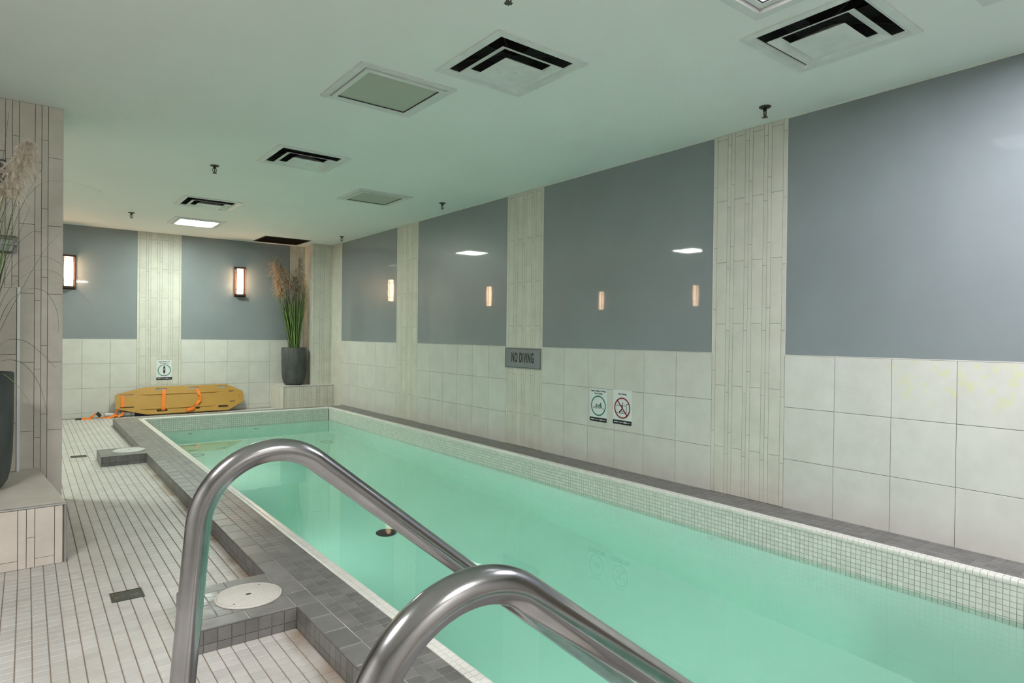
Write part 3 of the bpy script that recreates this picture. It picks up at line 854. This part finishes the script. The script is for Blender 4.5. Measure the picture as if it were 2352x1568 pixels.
t = thing('return_grille', 'dark rectangular return air grille in the ceiling above the far planter', 'air vent', (VENT[0], VENT[1], H))
q = MB(); hx, hy = VENT[2]/2, VENT[3]/2
for a in (-1, 1):
    q.box(min(a*hx, a*(hx+.02)), max(a*hx, a*(hx+.02)), -hy-.02, hy+.02, -.006, 0); q.box(-hx, hx, min(a*hy, a*(hy+.02)), max(a*hy, a*(hy+.02)), -.006, 0)
q.build('frame', 'bronze', t)
q = MB(); q.box(-hx, hx, -hy, hy, .06, .07); q.build('backing', 'gap', t)
for k in range(24):
    y = -hy+hy*2*(k+.5)/24; q = MB()
    q.add([(-hx, y-.008, 0), (hx, y-.008, 0), (hx, y+.004, .02), (-hx, y+.004, .02), (-hx, y-.009, .001), (hx, y-.009, .001), (hx, y+.003, .021), (-hx, y+.003, .021)], [(0, 3, 2, 1), (4, 5, 6, 7), (0, 1, 5, 4), (2, 3, 7, 6)])
    q.build('louvre', 'bronze', t)

def sprinkler(label, loc):
    t = thing('sprinkler_head', label, 'sprinkler', loc, 'brass ceiling sprinkler heads')
    MB().lathe([(.036, 0), (.037, -.004), (.030, -.009), (.012, -.011), (.012, 0)], 24, cap=False).build('escutcheon', 'sprk', t)
    q = MB(); q.lathe([(.009, -.005), (.009, -.022), (.012, -.022), (.012, -.028), (.008, -.028), (.003, -.03)], 16, cap=False); q.build('body', 'sprk', t)
    for a in (-1, 1):
        q = MB(); q.tube([(a*.008, 0, -.024), (a*.0155, 0, -.034), (a*.0165, 0, -.046), (a*.010, 0, -.058), (a*.003, 0, -.064)], .0027, 8); q.build('arm', 'sprk', t)
    q = MB(); q.lathe([(.0035, -.028), (.0035, -.058)], 10); q.build('bulb', 'sprk', t)
    q = MB(); prof_ = []
    for k in range(32):
        a = 2*math.pi*k/32; r = .019 if k % 4 < 2 else .0135; prof_.append((r*math.cos(a), r*math.sin(a)))
    q.prism(prof_, -.069, -.0665); q.lathe([(.005, -.0665), (.005, -.06)], 10); q.build('deflector', 'sprk', t)
    return t
SPR = [(1.607, 2.13, 'brass sprinkler head on the ceiling close to the rust specked diffuser'), (3.703, 2.191, 'brass sprinkler head on the ceiling above the first tile column of the pool wall'),
       (3.654, 6.021, 'brass sprinkler head on the ceiling between the unlit light and the pool wall'), (1.305, 6.0, 'brass sprinkler head on the ceiling beside the midway diffuser'),
       (1.018, 9.026, 'brass sprinkler head on the ceiling left of the lit light above the spine board'), (3.749, 9.069, 'brass sprinkler head on the ceiling in the corner by the far planter')]
s0 = sprinkler(SPR[0][2], (SPR[0][0], SPR[0][1], H))
for x, y, lab in SPR[1:]: dup(s0, (x, y, H), lab)

# ------------------------------------------------------------------ wall sconces
def sconce(label, mtx):
    t = thing('wall_sconce', label, 'wall lamp', group='lit bronze wall sconces', mtx=mtx)
    w, h, d = .084, .238, .105
    MB().box(-w, w, -h, h, 0, .012).build('backplate', 'bronze', t)
    q = MB()
    q.box(-w*.82, w*.82, h-.035, h-.012, .012, d); q.build('top_bracket', 'bronze', t)
    q = MB(); q.box(-w*.82, w*.82, -h+.012, -h+.04, .012, d); q.lathe([(.006, .0), (.009, .006), (.004, .014), (0, .016)], 10).xform(Matrix.Identity(4)); q.build('bottom_bracket', 'bronze', t)
    for a in (-1, 1):
        q = MB(); q.box(a*w*.82-.004, a*w*.82+.004, -h+.03, h-.02, d-.012, d); q.build('side_bar', 'bronze', t)
    q = MB()
    n = 8; vs = []; fs = []; prof_ = []
    for j in range(4):
        v = -h+.042+(2*h-.08)*j/3; bulge = math.sin(math.pi*j/3)*.006
        for k in range(n+1):
            a = math.pi*k/n; vs.append(((.046+bulge)*math.cos(a), v, .02+(.066+bulge)*math.sin(a)))
    for j in range(3):
        for k in range(n): fs.append((j*(n+1)+k, j*(n+1)+k+1, (j+1)*(n+1)+k+1, (j+1)*(n+1)+k))
    fs.append(tuple(range(n+1))[::-1]); fs.append(tuple(3*(n+1)+k for k in range(n+1)))
    q.add(vs, fs, True); q.build('glass_shade', 'glow', t)
    for v in (h-.092, -h+.115):
        q = MB(); q.tube([(-w*.82, v, .02)]+[(w*.82*math.cos(math.pi*(1-k/10)), v, .035+.072*math.sin(math.pi*k/10)) for k in range(1, 10)]+[(w*.82, v, .02)], .0036, 6); q.build('cross_rod', 'black', t)
    return t
sconce('lit bronze wall sconce on the blue panel beside the far planter', basis(*BACKB, (2.685, D+.002, 2.03)))
sconce('lit bronze wall sconce on the blue panel beside the beige column', basis(*BACKB, (.455, D+.002, 2.03)))
sconce('lit bronze wall sconce on the alcove wall nearer the column', basis(*LEFTB, (LEFTX+.006, 7.4, 2.03)))
sconce('lit bronze wall sconce on the alcove wall by the back corner', basis(*LEFTB, (LEFTX+.006, 9.9, 2.03)))

# ------------------------------------------------------------------ signs
def text_part(s, size, m, parent, x, y, n=.0, sx=1.0, bold=0.0, name='lettering', thick=.0004, space=1.0):
    cu = bpy.data.curves.new(name, 'FONT'); cu.body = s; cu.size = size; cu.align_x = 'CENTER'; cu.align_y = 'CENTER'
    cu.offset = bold; cu.space_character = space; cu.resolution_u = 3; cu.extrude = thick
    tmp = bpy.data.objects.new('tmp', cu); COL.objects.link(tmp)
    bpy.context.view_layer.update()
    me = bpy.data.meshes.new_from_object(tmp.evaluated_get(bpy.context.evaluated_depsgraph_get()))
    bpy.data.objects.remove(tmp); bpy.data.curves.remove(cu)
    me.materials.clear(); me.materials.append(M[m])
    for v in me.vertices: v.co.x = v.co.x*sx+x; v.co.y += y; v.co.z += n
    o = bpy.data.objects.new(name, me); COL.objects.link(o); o.parent = parent
    return o
def rounded(w, h, r, n=5):
    p = []
    for cx, cy, a0 in ((w-r, h-r, 0), (-w+r, h-r, 90), (-w+r, -h+r, 180), (w-r, -h+r, 270)):
        for k in range(n+1):
            a = math.radians(a0+90*k/n); p.append((cx+r*math.cos(a), cy+r*math.sin(a)))
    return p
def ring_shape(q, cx, cy, r0, r1, z0, z1, n=40):
    o = [(cx+r1*math.cos(2*math.pi*k/n), cy+r1*math.sin(2*math.pi*k/n)) for k in range(n)]
    i = [(cx+r0*math.cos(2*math.pi*k/n), cy+r0*math.sin(2*math.pi*k/n)) for k in range(n)]
    q.prism(o, z0, z1, [i])
def flat_line(q, pts, w, z0=.0026, z1=.0031):
    for a, b in zip(pts[:-1], pts[1:]):
        a = Vector(a); b = Vector(b); d = (b-a).normalized(); e = d*w/2; s = Vector((-d.y, d.x))*w/2
        q.prism([tuple(a-e-s), tuple(b+e-s), tuple(b+e+s), tuple(a-e+s)], z0, z1)
def disc(q, cx, cy, r, z0=.0026, z1=.0031, n=16): q.prism([(cx+r*math.cos(2*math.pi*k/n), cy+r*math.sin(2*math.pi*k/n)) for k in range(n)], z0, z1)
def wave(cx0, cx1, cy, amp, n): return [(cx0+(cx1-cx0)*k/40, cy+amp*math.sin(2*math.pi*n*k/40)) for k in range(41)]
def notice(label, mtx, w, h):
    t = thing('safety_sign', label, 'sign', group='small white pool safety signs', mtx=mtx)
    MB().prism(rounded(w, h, .008), 0, .0026).build('plate', 'signwhite', t)
    MB().prism([(-w, -h+.036), (-w, -h+.008)]+[(-w+.008-.008*math.cos(math.radians(a)), -h+.008-.008*math.sin(math.radians(a))) for a in (30, 60, 90)]+[(w-.008+.008*math.sin(math.radians(a)), -h+.008-.008*math.cos(math.radians(a))) for a in (0, 30, 60)]+[(w, -h+.008), (w, -h+.036)], .0026, .0029).build('black_band', 'signblack', t)
    q = MB()
    for a, b, hh in ((-.88, -.45, .0035), (-.38, .05, .0018), (.15, .5, .0045), (.55, .86, .0018)): q.box(w*a, w*b, -h+.018-hh, -h+.018+hh, .0029, .0031)
    q.build('fine_print', 'signwhite', [c for c in t.children if c.name.startswith('black_band')][0])
    return t
gap_n = .0028
# keep children within arms reach
w_, h_ = .104, .146
t = notice('white sign with green circle, keep children within arms reach', basis(*RIGHTB, (W, 3.9165, .6125)), w_, h_)
text_part('Keep Children Within', .0215, 'signblack', t, 0, .124, gap_n, .93, .0006); text_part('Arms Reach', .0215, 'signblack', t, 0, .102, gap_n, .95, .0006)
q = MB(); ring_shape(q, 0, -.006, .079, .090, .0026, .0031); q.build('green_circle', 'signgreen', t)
q = MB()
for dy in (-.019, -.028): flat_line(q, wave(-.064, .064, dy, .004, 3), .0028)
disc(q, -.026, .004, .0065); flat_line(q, [(-.026, -.004), (-.024, -.016), (-.032, -.016)], .007)
flat_line(q, [(-.018, -.01), (-.008, .0), (.004, .002), (.018, .0), (.022, -.014)], .0055)
q.build('swimmers', 'signblack', t)
q = MB(); disc(q, .028, .014, .008); flat_line(q, [(.030, .004), (.034, -.013)], .014); flat_line(q, [(.008, -.006), (.006, -.016)], .009); q.build('adult_swimmer', 'signgreen', t)
# no diving notice
t = notice('white sign with red crossed circle and diving figure', basis(*RIGHTB, (W, 3.635, .619)), w_+.002, h_)
text_part('No Diving', .0225, 'signblack', t, 0, .112, gap_n, .95, .0006)
q = MB(); ring_shape(q, 0, -.006, .078, .090, .0033, .0037); flat_line(q, [(-.055, .056), (.055, -.068)], .011, .0033, .0037); q.build('red_prohibition_circle', 'signred', t)
q = MB(); flat_line(q, wave(-.072, .04, .014, .0028, 6), .003); flat_line(q, [(-.062, -.05), (.032, -.05)], .004)
flat_line(q, [(.07, .03), (.045, .03), (.045, -.05)], .005)
disc(q, -.028, -.04, .008); flat_line(q, [(-.022, -.034), (-.002, -.012)], .009); flat_line(q, [(-.002, -.012), (.006, .04)], .006); flat_line(q, [(-.002, -.012), (.004, .0), (-.012, .018)], .0055); flat_line(q, [(-.018, -.03), (.012, -.038)], .005); q.build('diving_figure', 'signblack', t)
# spine board notice
t = notice('white sign with green circle, spine board for emergency', basis(*BACKB, (1.6295, D, .6525)), w_, h_)
text_part('Spine Board for', .0215, 'signblack', t, 0, .124, gap_n, 1.1, .0006); text_part('Emergency', .0215, 'signblack', t, 0, .102, gap_n, 1.15, .0006)
q = MB(); ring_shape(q, 0, -.006, .077, .087, .0026, .0031); q.build('green_circle', 'signgreen', t)
q = MB(); disc(q, 0, .05, .009); q.prism([(-.017, .026), (.017, .026), (.014, .038), (.006, .043), (-.006, .043), (-.014, .038)], .0026, .0031); q.box(-.017, .017, .006, .021, .0026, .0031); q.prism([(-.011, -.05), (.011, -.05), (.014, .0), (-.014, .0)], .0026, .0031); q.build('strapped_figure', 'signblack', t)
q = MB(); q.prism([(-.009, -.054), (.009, -.054), (.004, -.064), (-.004, -.064)], .0026, .0031); q.build('figure_feet', 'board', t)
# large no diving plate
t = thing('no_diving_sign', 'wide grey metal plate sign reading NO DIVING on the tile column', 'sign', mtx=basis(*RIGHTB, (W-.0005, 4.9965, .989)))
w_, h_ = .2925, .105
MB().box(-w_, w_, -h_, h_, 0, .004).build('plate', 'signgrey', t)
q = MB()
for a in (-1, 1):
    q.box(min(a*(w_-.008), a*(w_-.013)), max(a*(w_-.008), a*(w_-.013)), -h_+.008, h_-.008, .004, .0048); q.box(-w_+.008, w_-.008, min(a*(h_-.008), a*(h_-.013)), max(a*(h_-.008), a*(h_-.013)), .004, .0048)
q.build('border_line', 'signedge', t)
text_part('NO DIVING', .138, 'signblack', t, 0, 0, .0045, .45, .0035, space=1.16)
for a in (-1, 1):
    for b in (-1, 1): MB().lathe([(.003, .004), (.003, .0055), (0, .006)], 8, (a*(w_-.02), b*(h_-.02), 0)).build('screw', 'metal_edge', t)

# ------------------------------------------------------------------ spine board
e2 = Vector((0, .15, .41)).normalized()
bm_ = basis((1, 0, 0), tuple(e2), (1.862, 10.405, .012))
board = thing('spine_board', 'amber yellow spine board with orange straps leaning on the back wall', 'spine board', mtx=bm_)
X0 = 1.862
def S(pts): return [(a-X0, b) for a, b in pts]
outl = S([(0.999, .114), (1.383, .008), (2.493, .010), (2.713, .135), (2.727, .215), (2.716, .301), (2.489, .422), (1.383, .419), (1.035, .334), (.997, .313)])
def slot(x0, x1, y, h):
    p = []; n = 6; x0 -= X0; x1 -= X0
    for k in range(n+1): a = math.radians(-90+180*k/n); p.append((x1-h+h*math.cos(a), y+h*math.sin(a)))
    for k in range(n+1): a = math.radians(90+180*k/n); p.append((x0+h+h*math.cos(a), y+h*math.sin(a)))
    return p
holes = [slot(1.505, 1.657, .378, .016), slot(1.939, 2.087, .379, .016), slot(2.345, 2.486, .380, .016),
         slot(1.505, 1.652, .058, .016), slot(1.939, 2.086, .068, .016), slot(2.342, 2.487, .070, .016),
         slot(1.048, 1.228, .310, .0075), slot(1.050, 1.226, .128, .0075), slot(2.514, 2.591, .307, .008), slot(2.516, 2.593, .143, .008), slot(2.655, 2.67, .227, .0075)]
MB().prism(outl, -.011, .011, holes).build('deck', 'board', board)
for y, xa, xb in ((.31, 1.276, 2.42), (.094, 1.281, 2.33)):
    q = MB(); a, b = xa-X0, xb-X0
    q.add([(a, y-.001, .011), (a+.12, y-.014, .011), (b-.12, y-.014, .011), (b, y-.001, .011), (b-.12, y+.010, .011), (a+.12, y+.010, .011), (a+.12, y-.010, .022), (b-.12, y-.010, .022), (b-.12, y+.004, .022), (a+.12, y+.004, .022)],
          [(0, 1, 6), (1, 2, 7, 6), (2, 3, 7), (3, 4, 8), (3, 8, 7), (4, 5, 9, 8), (5, 0, 9), (0, 6, 9), (6, 7, 8, 9)])
    q.build('runner', 'board', board)
def strap(pts, width=.05, side=(1, 0, 0)):
    q = MB(); q.ribbon([(a-X0, b, n) for a, b, n in pts], width, side, .002); q.build('strap', 'orange', board)
strap([(1.088, .308, -.004), (1.088, .302, .014), (1.087, .22, .016), (1.084, .138, .015), (1.084, .13, -.004)], .046)
strap([(1.622, .374, -.004), (1.620, .362, .018), (1.612, .31, .028), (1.600, .2, .026), (1.594, .1, .024), (1.594, .066, .016), (1.594, .056, -.004)], .048)
sides = [(1, 0, 0), (1, .1, 0), (.95, .25, .1), (.55, .3, .75), (.75, .45, .45), (.9, .55, .1), (.9, .6, 0), (1, .5, 0)]
q = MB(); q.ribbon([(a-X0, b, n) for a, b, n in [(2.062, .374, -.004), (2.066, .355, .016), (2.078, .30, .026), (2.092, .235, .034), (2.09, .18, .03), (2.04, .12, .026), (1.985, .082, .018), (1.97, .07, .0)]], .046, sides, .002); q.build('strap', 'orange', board)
q = MB(); q.ribbon([(a-X0, b, n) for a, b, n in [(2.03, .072, .0), (2.02, .065, .03), (1.96, .05, .045), (1.90, .035, .035), (1.885, .022, .05)]], .044, [(.3, 1, .2), (.2, 1, .3), (0, 1, 0), (.2, 1, 0), (.2, 1, .3)], .002); q.build('strap', 'orange', board)

# loose strap, wrapped tube and bag on the floor by the board
st = thing('loose_strap', 'loose orange webbing strap with black buckle trailing on the floor', 'strap', (.78, 10.42, 0))
def fl(pts): return [(a-.78, b-10.42, c) for a, b, c in pts]
q = MB(); q.ribbon(fl([(.575, 10.41, .006), (.66, 10.40, .008), (.70, 10.40, .014), (.735, 10.41, .05), (.77, 10.42, .075), (.80, 10.43, .05), (.83, 10.43, .012), (.88, 10.42, .007), (.94, 10.42, .01), (.985, 10.43, .05), (1.02, 10.44, .10), (1.045, 10.45, .13)]), .045, [(0, .6, .8)]*3+[(0, 1, .3)]*9, .002); q.build('webbing', 'orange', st)
q = MB(); q.ribbon(fl([(.90, 10.40, .008), (.96, 10.39, .02), (1.0, 10.39, .04), (1.03, 10.40, .02), (1.07, 10.42, .035), (1.09, 10.44, .075)]), .035, (0, .7, .7), .002); q.build('webbing', 'orange', st)
q = MB(); q.ribbon(fl([(.53, 10.415, .004), (.60, 10.408, .009)]), .04, (0, .6, .8), .004); q.build('strap_tip', 'black', st)
q = MB(); q.ribbon(fl([(.775, 10.40, .085), (.80, 10.40, .06), (.815, 10.40, .03)]), .05, (0, .5, .9), .012); q.build('buckle', 'black', st)
tb = thing('wrapped_tube', 'white plastic wrapped tube lying at the foot of the spine board', 'tube', (1.04, 10.50, 0))
q = MB(); q.tube([(-.17+.034*k, .004*math.sin(k*2.1), .034+.003*math.sin(k*1.7)) for k in range(11)], [.026, .033, .028, .032, .027, .031, .028, .03, .028, .029, .028], 12); q.build('wrap', 'bag', tb)
q = MB(); q.tube([(.168, 0, .034), (.20, 0, .034)], .031, 14); q.build('end_cap', 'lcd', tb)
bg = thing('strap_bag', 'small navy blue nylon bag tucked under the spine board', 'bag', (1.33, 10.50, 0))
q = MB(); q.lathe([(.02, 0), (.05, .004), (.056, .03), (.04, .055), (.01, .06)], 16).xform(Matrix.Diagonal((2.0, .8, 1, 1))); q.build('pouch', 'navy', bg)
q = MB(); q.box(-.08, .08, -.004, .004, .0605, .064); q.build('zip', 'black', bg)

# ------------------------------------------------------------------ potted pampas grass
def pot_parts(t, r=.178, h=.61):
    prof_ = [(.0, 0), (r*.62, 0), (r*.74, .012), (r*.86, .05), (r*.93, .11), (r*.975, .2), (r*1.0, .4), (r, h-.006), (r-.004, h), (r-.014, h), (r-.016, h-.05), (r-.02, h-.055)]
    pt_ = MB().lathe(prof_, 48, cap=False).build('pot', 'pot', t)
    MB().lathe([(r-.015, h-.055), (.06, h-.045), (0, h-.04)], 32, cap=False).build('soil', 'soil', pt_)
def bez(p0, p1, p2, p3, n=12):
    o = []
    for k in range(n+1):
        s = k/n; o.append(tuple((1-s)**3*a+3*(1-s)**2*s*b+3*(1-s)*s*s*c+s**3*d for a, b, c, d in zip(p0, p1, p2, p3)))
    return o
def taper(s): return max(.06, (1-s)**.6)*min(1, .55+s*2.2)
def plume(t, base, tip, m, r=.04, n=7500, droop=.07):
    """feathery plume: drooping branchlets along a stem, each carrying fine strands"""
    q = MB(); b = Vector(base); e_ = Vector(tip); ax = (e_-b); an = ax.normalized(); Ln = ax.length
    q.tube([b-ax*.25, b+ax*.5, e_], [.003, .0025, .001], 6)
    nb = 100
    for k in range(nb):
        s = (k+random.uniform(-.4, .4))/nb; s = min(.97, max(0, s)); a = random.uniform(0, 2*math.pi)
        d = Vector((math.cos(a), math.sin(a), 0)); d = (d-an*d.dot(an)).normalized()
        env = (math.sin(math.pi*min(.97, .16+s*.80))**.6)*random.uniform(.45, 1.25)
        p0 = b+ax*s; p1 = p0+d*r*env*.5+an*Ln*.16; p2 = p0+d*r*env+an*Ln*random.uniform(.10, .22)-Vector((0, 0, droop*random.uniform(.3, 1.5)))
        for j in range(int(n/nb)):
            w = random.random(); c = p0*(1-w)**2+p1*2*w*(1-w)+p2*w*w
            v = Vector((random.gauss(0, 1), random.gauss(0, 1), random.gauss(-.3, .8))).normalized()*random.uniform(.008, .026)
            tg = ((p1-p0)*(1-w)+(p2-p1)*w).normalized()*random.uniform(.01, .03)
            e1 = c+v+tg; sv = v.cross(tg); sv = (sv.normalized() if sv.length > 1e-9 else Vector((1, 0, 0)))*random.uniform(.0005, .0014)
            q.add([c-sv, c+sv, e1], [(0, 1, 2)])
    return q.build('plume', m, t)
def arch(t, pts, w, m='blade', side=None):
    """one long arching blade through the given local points"""
    P = [Vector(p) for p in pts]; out = []
    for i in range(len(P)-1):
        a = P[max(i-1, 0)]; b = P[i]; c = P[i+1]; d = P[min(i+2, len(P)-1)]
        for k in range(6):
            s = k/6; out.append(.5*((2*b)+(c-a)*s+(2*a-5*b+4*c-d)*s*s+(3*b-a-3*c+d)*s**3))
    out.append(P[-1])
    q = MB(); q.ribbon(out, w, side or (.25, 1, .2), .0006, lambda s: max(.12, 1-s*.85)); q.build('blade', m, t)

# far plant
PZ = .386
t = thing('potted_pampas_grass', 'tall pampas grass with tan plumes in a charcoal pot on the corner ledge', 'potted plant', (3.452, 10.27, PZ))
pot_parts(t, .195, .605)
def tuft(n, m, spread, hmin, hmax, r0, wid, bias=0.0, name='blade_tuft', xmax=.15):
    q = MB()
    for k in range(n):
        a = random.uniform(0, 2*math.pi); r = r0*math.sqrt(random.random()); hgt = random.uniform(hmin, hmax)
        dx = min(xmax, math.cos(a)*spread*random.uniform(.25, 1)+bias*random.random()); dy = math.sin(a)*spread*.45*random.uniform(.2, 1)
        b = (r*math.cos(a), r*math.sin(a), .55)
        pts = bez(b, (b[0]+dx*.15, b[1]+dy*.15, .55+hgt*.4), (b[0]+dx*.55, b[1]+dy*.55, .55+hgt*.8), (b[0]+dx, b[1]+dy, .55+hgt), 9)
        q.ribbon(pts, random.uniform(wid*.6, wid), (math.cos(a+1.3), math.sin(a+1.3), .1), .0006, taper)
    o = q.build(name, m, t); o['kind'] = 'stuff'
tuft(120, 'blade', .34, .7, 1.2, .095, .016, -.06)
tuft(46, 'darkblade', .18, .8, 1.3, .08, .014, -.02, 'stalk_tuft')
bl = [[(-.05, -.03, .58), (-.16, -.05, .95), (-.33, -.06, 1.25), (-.47, -.08, 1.28), (-.56, -.09, 1.13)],
      [(-.05, -.02, .58), (-.20, -.03, 1.0), (-.38, -.05, 1.42), (-.55, -.06, 1.45), (-.66, -.08, 1.3)],
      [(-.04, -.03, .58), (-.14, -.06, .85), (-.27, -.1, 1.03), (-.38, -.12, 1.02), (-.44, -.13, .9)],
      [(-.05, -.05, .58), (-.12, -.09, .74), (-.2, -.14, .86), (-.29, -.16, .83), (-.33, -.17, .74)],
      [(.04, -.04, .58), (.11, -.1, .85), (.15, -.17, 1.0), (.19, -.21, .95), (.21, -.22, .82)],
      [(.05, -.04, .58), (.11, -.1, 1.1), (.17, -.18, 1.42), (.23, -.24, 1.5), (.28, -.27, 1.46)],
      [(-.06, -.06, .58), (-.13, -.13, .63), (-.22, -.2, .58), (-.27, -.22, .42), (-.34, -.23, .26)],
      [(-.02, -.09, .58), (-.03, -.17, .66), (-.05, -.22, .6), (-.06, -.225, .42)],
      [(.03, -.06, .58), (.06, -.12, .8), (.10, -.16, .98), (.16, -.18, .9), (.18, -.18, .72)],
      [(-.03, 0, .58), (-.10, 0, 1.1), (-.24, -.02, 1.6), (-.36, -.04, 1.72), (-.5, -.06, 1.64)],
      [(-.02, -.02, .58), (-.08, -.05, 1.0), (-.2, -.09, 1.36), (-.3, -.12, 1.42), (-.42, -.15, 1.26)],
      [(.0, .0, .58), (-.02, 0, 1.2), (-.10, 0, 1.75), (-.16, 0, 2.03)], [(.02, 0, .58), (.03, 0, 1.3), (.02, 0, 1.9), (-.02, 0, 2.02)]]
for i, b in enumerate(bl): arch(t, b, .015 if i < 6 else .012, 'paleblade' if i < 11 else 'darkblade')
for b, e_, m, r in (((-.20, -.02, 1.48), (-.36, -.03, 1.92), 'plume_tan', .12), ((-.13, .0, 1.62), (-.28, .0, 2.02), 'plume_grey', .12), ((-.05, .0, 1.55), (-.2, .02, 1.9), 'plume_tan', .11),
                    ((.04, .0, 1.48), (.09, .0, 2.02), 'plume_grey', .10), ((-.02, -.02, 1.32), (-.01, -.02, 1.72), 'plume_grey', .10), ((-.22, -.03, 1.38), (-.29, -.03, 1.68), 'plume_tan', .09)):
    plume(t, b, e_, m, r)
for x in (-.06, -.02, .03, .06): arch(t, [(x*.5, .01, .58), (x*.8, .01, 1.1), (x, .0, 1.5)], .009, 'darkblade')

# near plant on the beige ledge
t = thing('potted_pampas_grass', 'pampas grass with pale plume in a charcoal pot on the beige ledge', 'potted plant', (-.245, 4.58, .315))
pot_parts(t, .19, .66)
tuft(60, 'blade', .26, .8, 1.3, .085, .012, .0)
tuft(30, 'darkblade', .13, .85, 1.3, .07, .010, 0, 'stalk_tuft')
NB = [[(.05, 0, .62), (.12, 0, 1.15), (.20, .0, 1.55), (.30, .0, 1.745), (.42, 0, 1.785), (.52, .0, 1.775), (.61, 0, 1.75)],
      [(.05, 0, .62), (.13, 0, 1.22), (.24, .0, 1.44), (.36, .0, 1.51), (.47, 0, 1.50)],
      [(.06, -.02, .62), (.12, -.02, 1.1), (.22, -.03, 1.30), (.34, -.03, 1.325), (.45, -.04, 1.25), (.50, -.04, 1.20)],
      [(.06, 0, .62), (.13, 0, 1.05), (.24, 0, 1.22), (.36, 0, 1.25), (.47, 0, 1.16), (.56, 0, 1.05)],
      [(.06, 0, .62), (.14, 0, 1.0), (.24, 0, 1.13), (.33, 0, 1.125), (.385, 0, 1.02), (.395, 0, .9), (.38, 0, .88)],
      [(.05, -.03, .62), (.13, -.05, .9), (.23, -.06, 1.15), (.32, -.07, 1.35), (.40, -.08, 1.47)],
      [(.05, 0, .62), (.10, 0, 1.1), (.20, 0, 1.55), (.32, 0, 1.86)],
      [(.06, -.05, .62), (.12, -.1, .72), (.22, -.14, .72), (.3, -.16, .6), (.34, -.16, .42)],
      [(.06, -.04, .62), (.13, -.06, .82), (.23, -.07, .84), (.32, -.07, .76), (.38, -.07, .68)],
      [(.06, -.06, .62), (.13, -.12, .66), (.20, -.16, .60), (.26, -.17, .5)],
      [(.04, 0, .62), (.09, .0, 1.3), (.15, 0, 1.6), (.21, 0, 1.68), (.25, 0, 1.6)],
      [(.04, 0, .62), (.10, 0, 1.0), (.19, 0, 1.38), (.26, 0, 1.62)],
      [(.03, 0, .62), (.06, 0, 1.3), (.09, 0, 1.75), (.12, 0, 2.0)], [(.03, 0, .62), (.08, 0, 1.3), (.13, 0, 1.8), (.16, 0, 2.13)]]
for i, b in enumerate(NB): arch(t, b, .010, 'darkblade' if i % 3 else 'blade')
plume(t, (.13, -.01, 1.64), (.245, -.01, 1.965), 'plume_pale', .085, 12000, .07)
plume(t, (-.02, .0, 1.55), (-.03, .0, 1.95), 'plume_pale', .08, 8000, .07)

# ------------------------------------------------------------------ things on the column
t = thing('framed_picture', 'dark framed botanical print hung on the beige column', 'picture', mtx=basis(*BACKB, (-.309, 5.149, 2.22)))
q = MB(); 
for a in (-1, 1): q.box(min(a*.2, a*.175), max(a*.2, a*.175), -.073, .073, 0, .022); q.box(-.175, .175, min(a*.073, a*.055), max(a*.073, a*.055), 0, .022)
q.build('frame', 'frame', t); MB().box(-.175, .175, -.055, .055, 0, .008).build('print', 'photo', t)
t = thing('thermostat', 'white thermostat under a clear locking cover on the beige column', 'thermostat', mtx=basis(*BACKB, (-.155, 5.149, 1.757)))
MB().box(-.09, .083, -.04, .038, 0, .02).build('body', 'lcd', t)
MB().box(-.085, .08, .033, .037, .02, .0215).build('top_bar', 'darkgrey', t); MB().box(-.085, .08, -.004, -.001, .02, .0215).build('split_line', 'darkgrey', t); MB().box(-.09, .07, -.052, -.041, 0, .024).build('base_bar', 'darkgrey', t)
q = MB(); q.prism(rounded(.106, .056, .012), 0, .045); cv_ = q.build('cover', 'acrylic', t)
for y in (.006,): q = MB(); q.lathe([(.007, .045), (.007, .052), (.003, .053)], 12, (.098, y, 0)); q.build('lock', 'metal_edge', cv_)

bpy.context.view_layer.update()
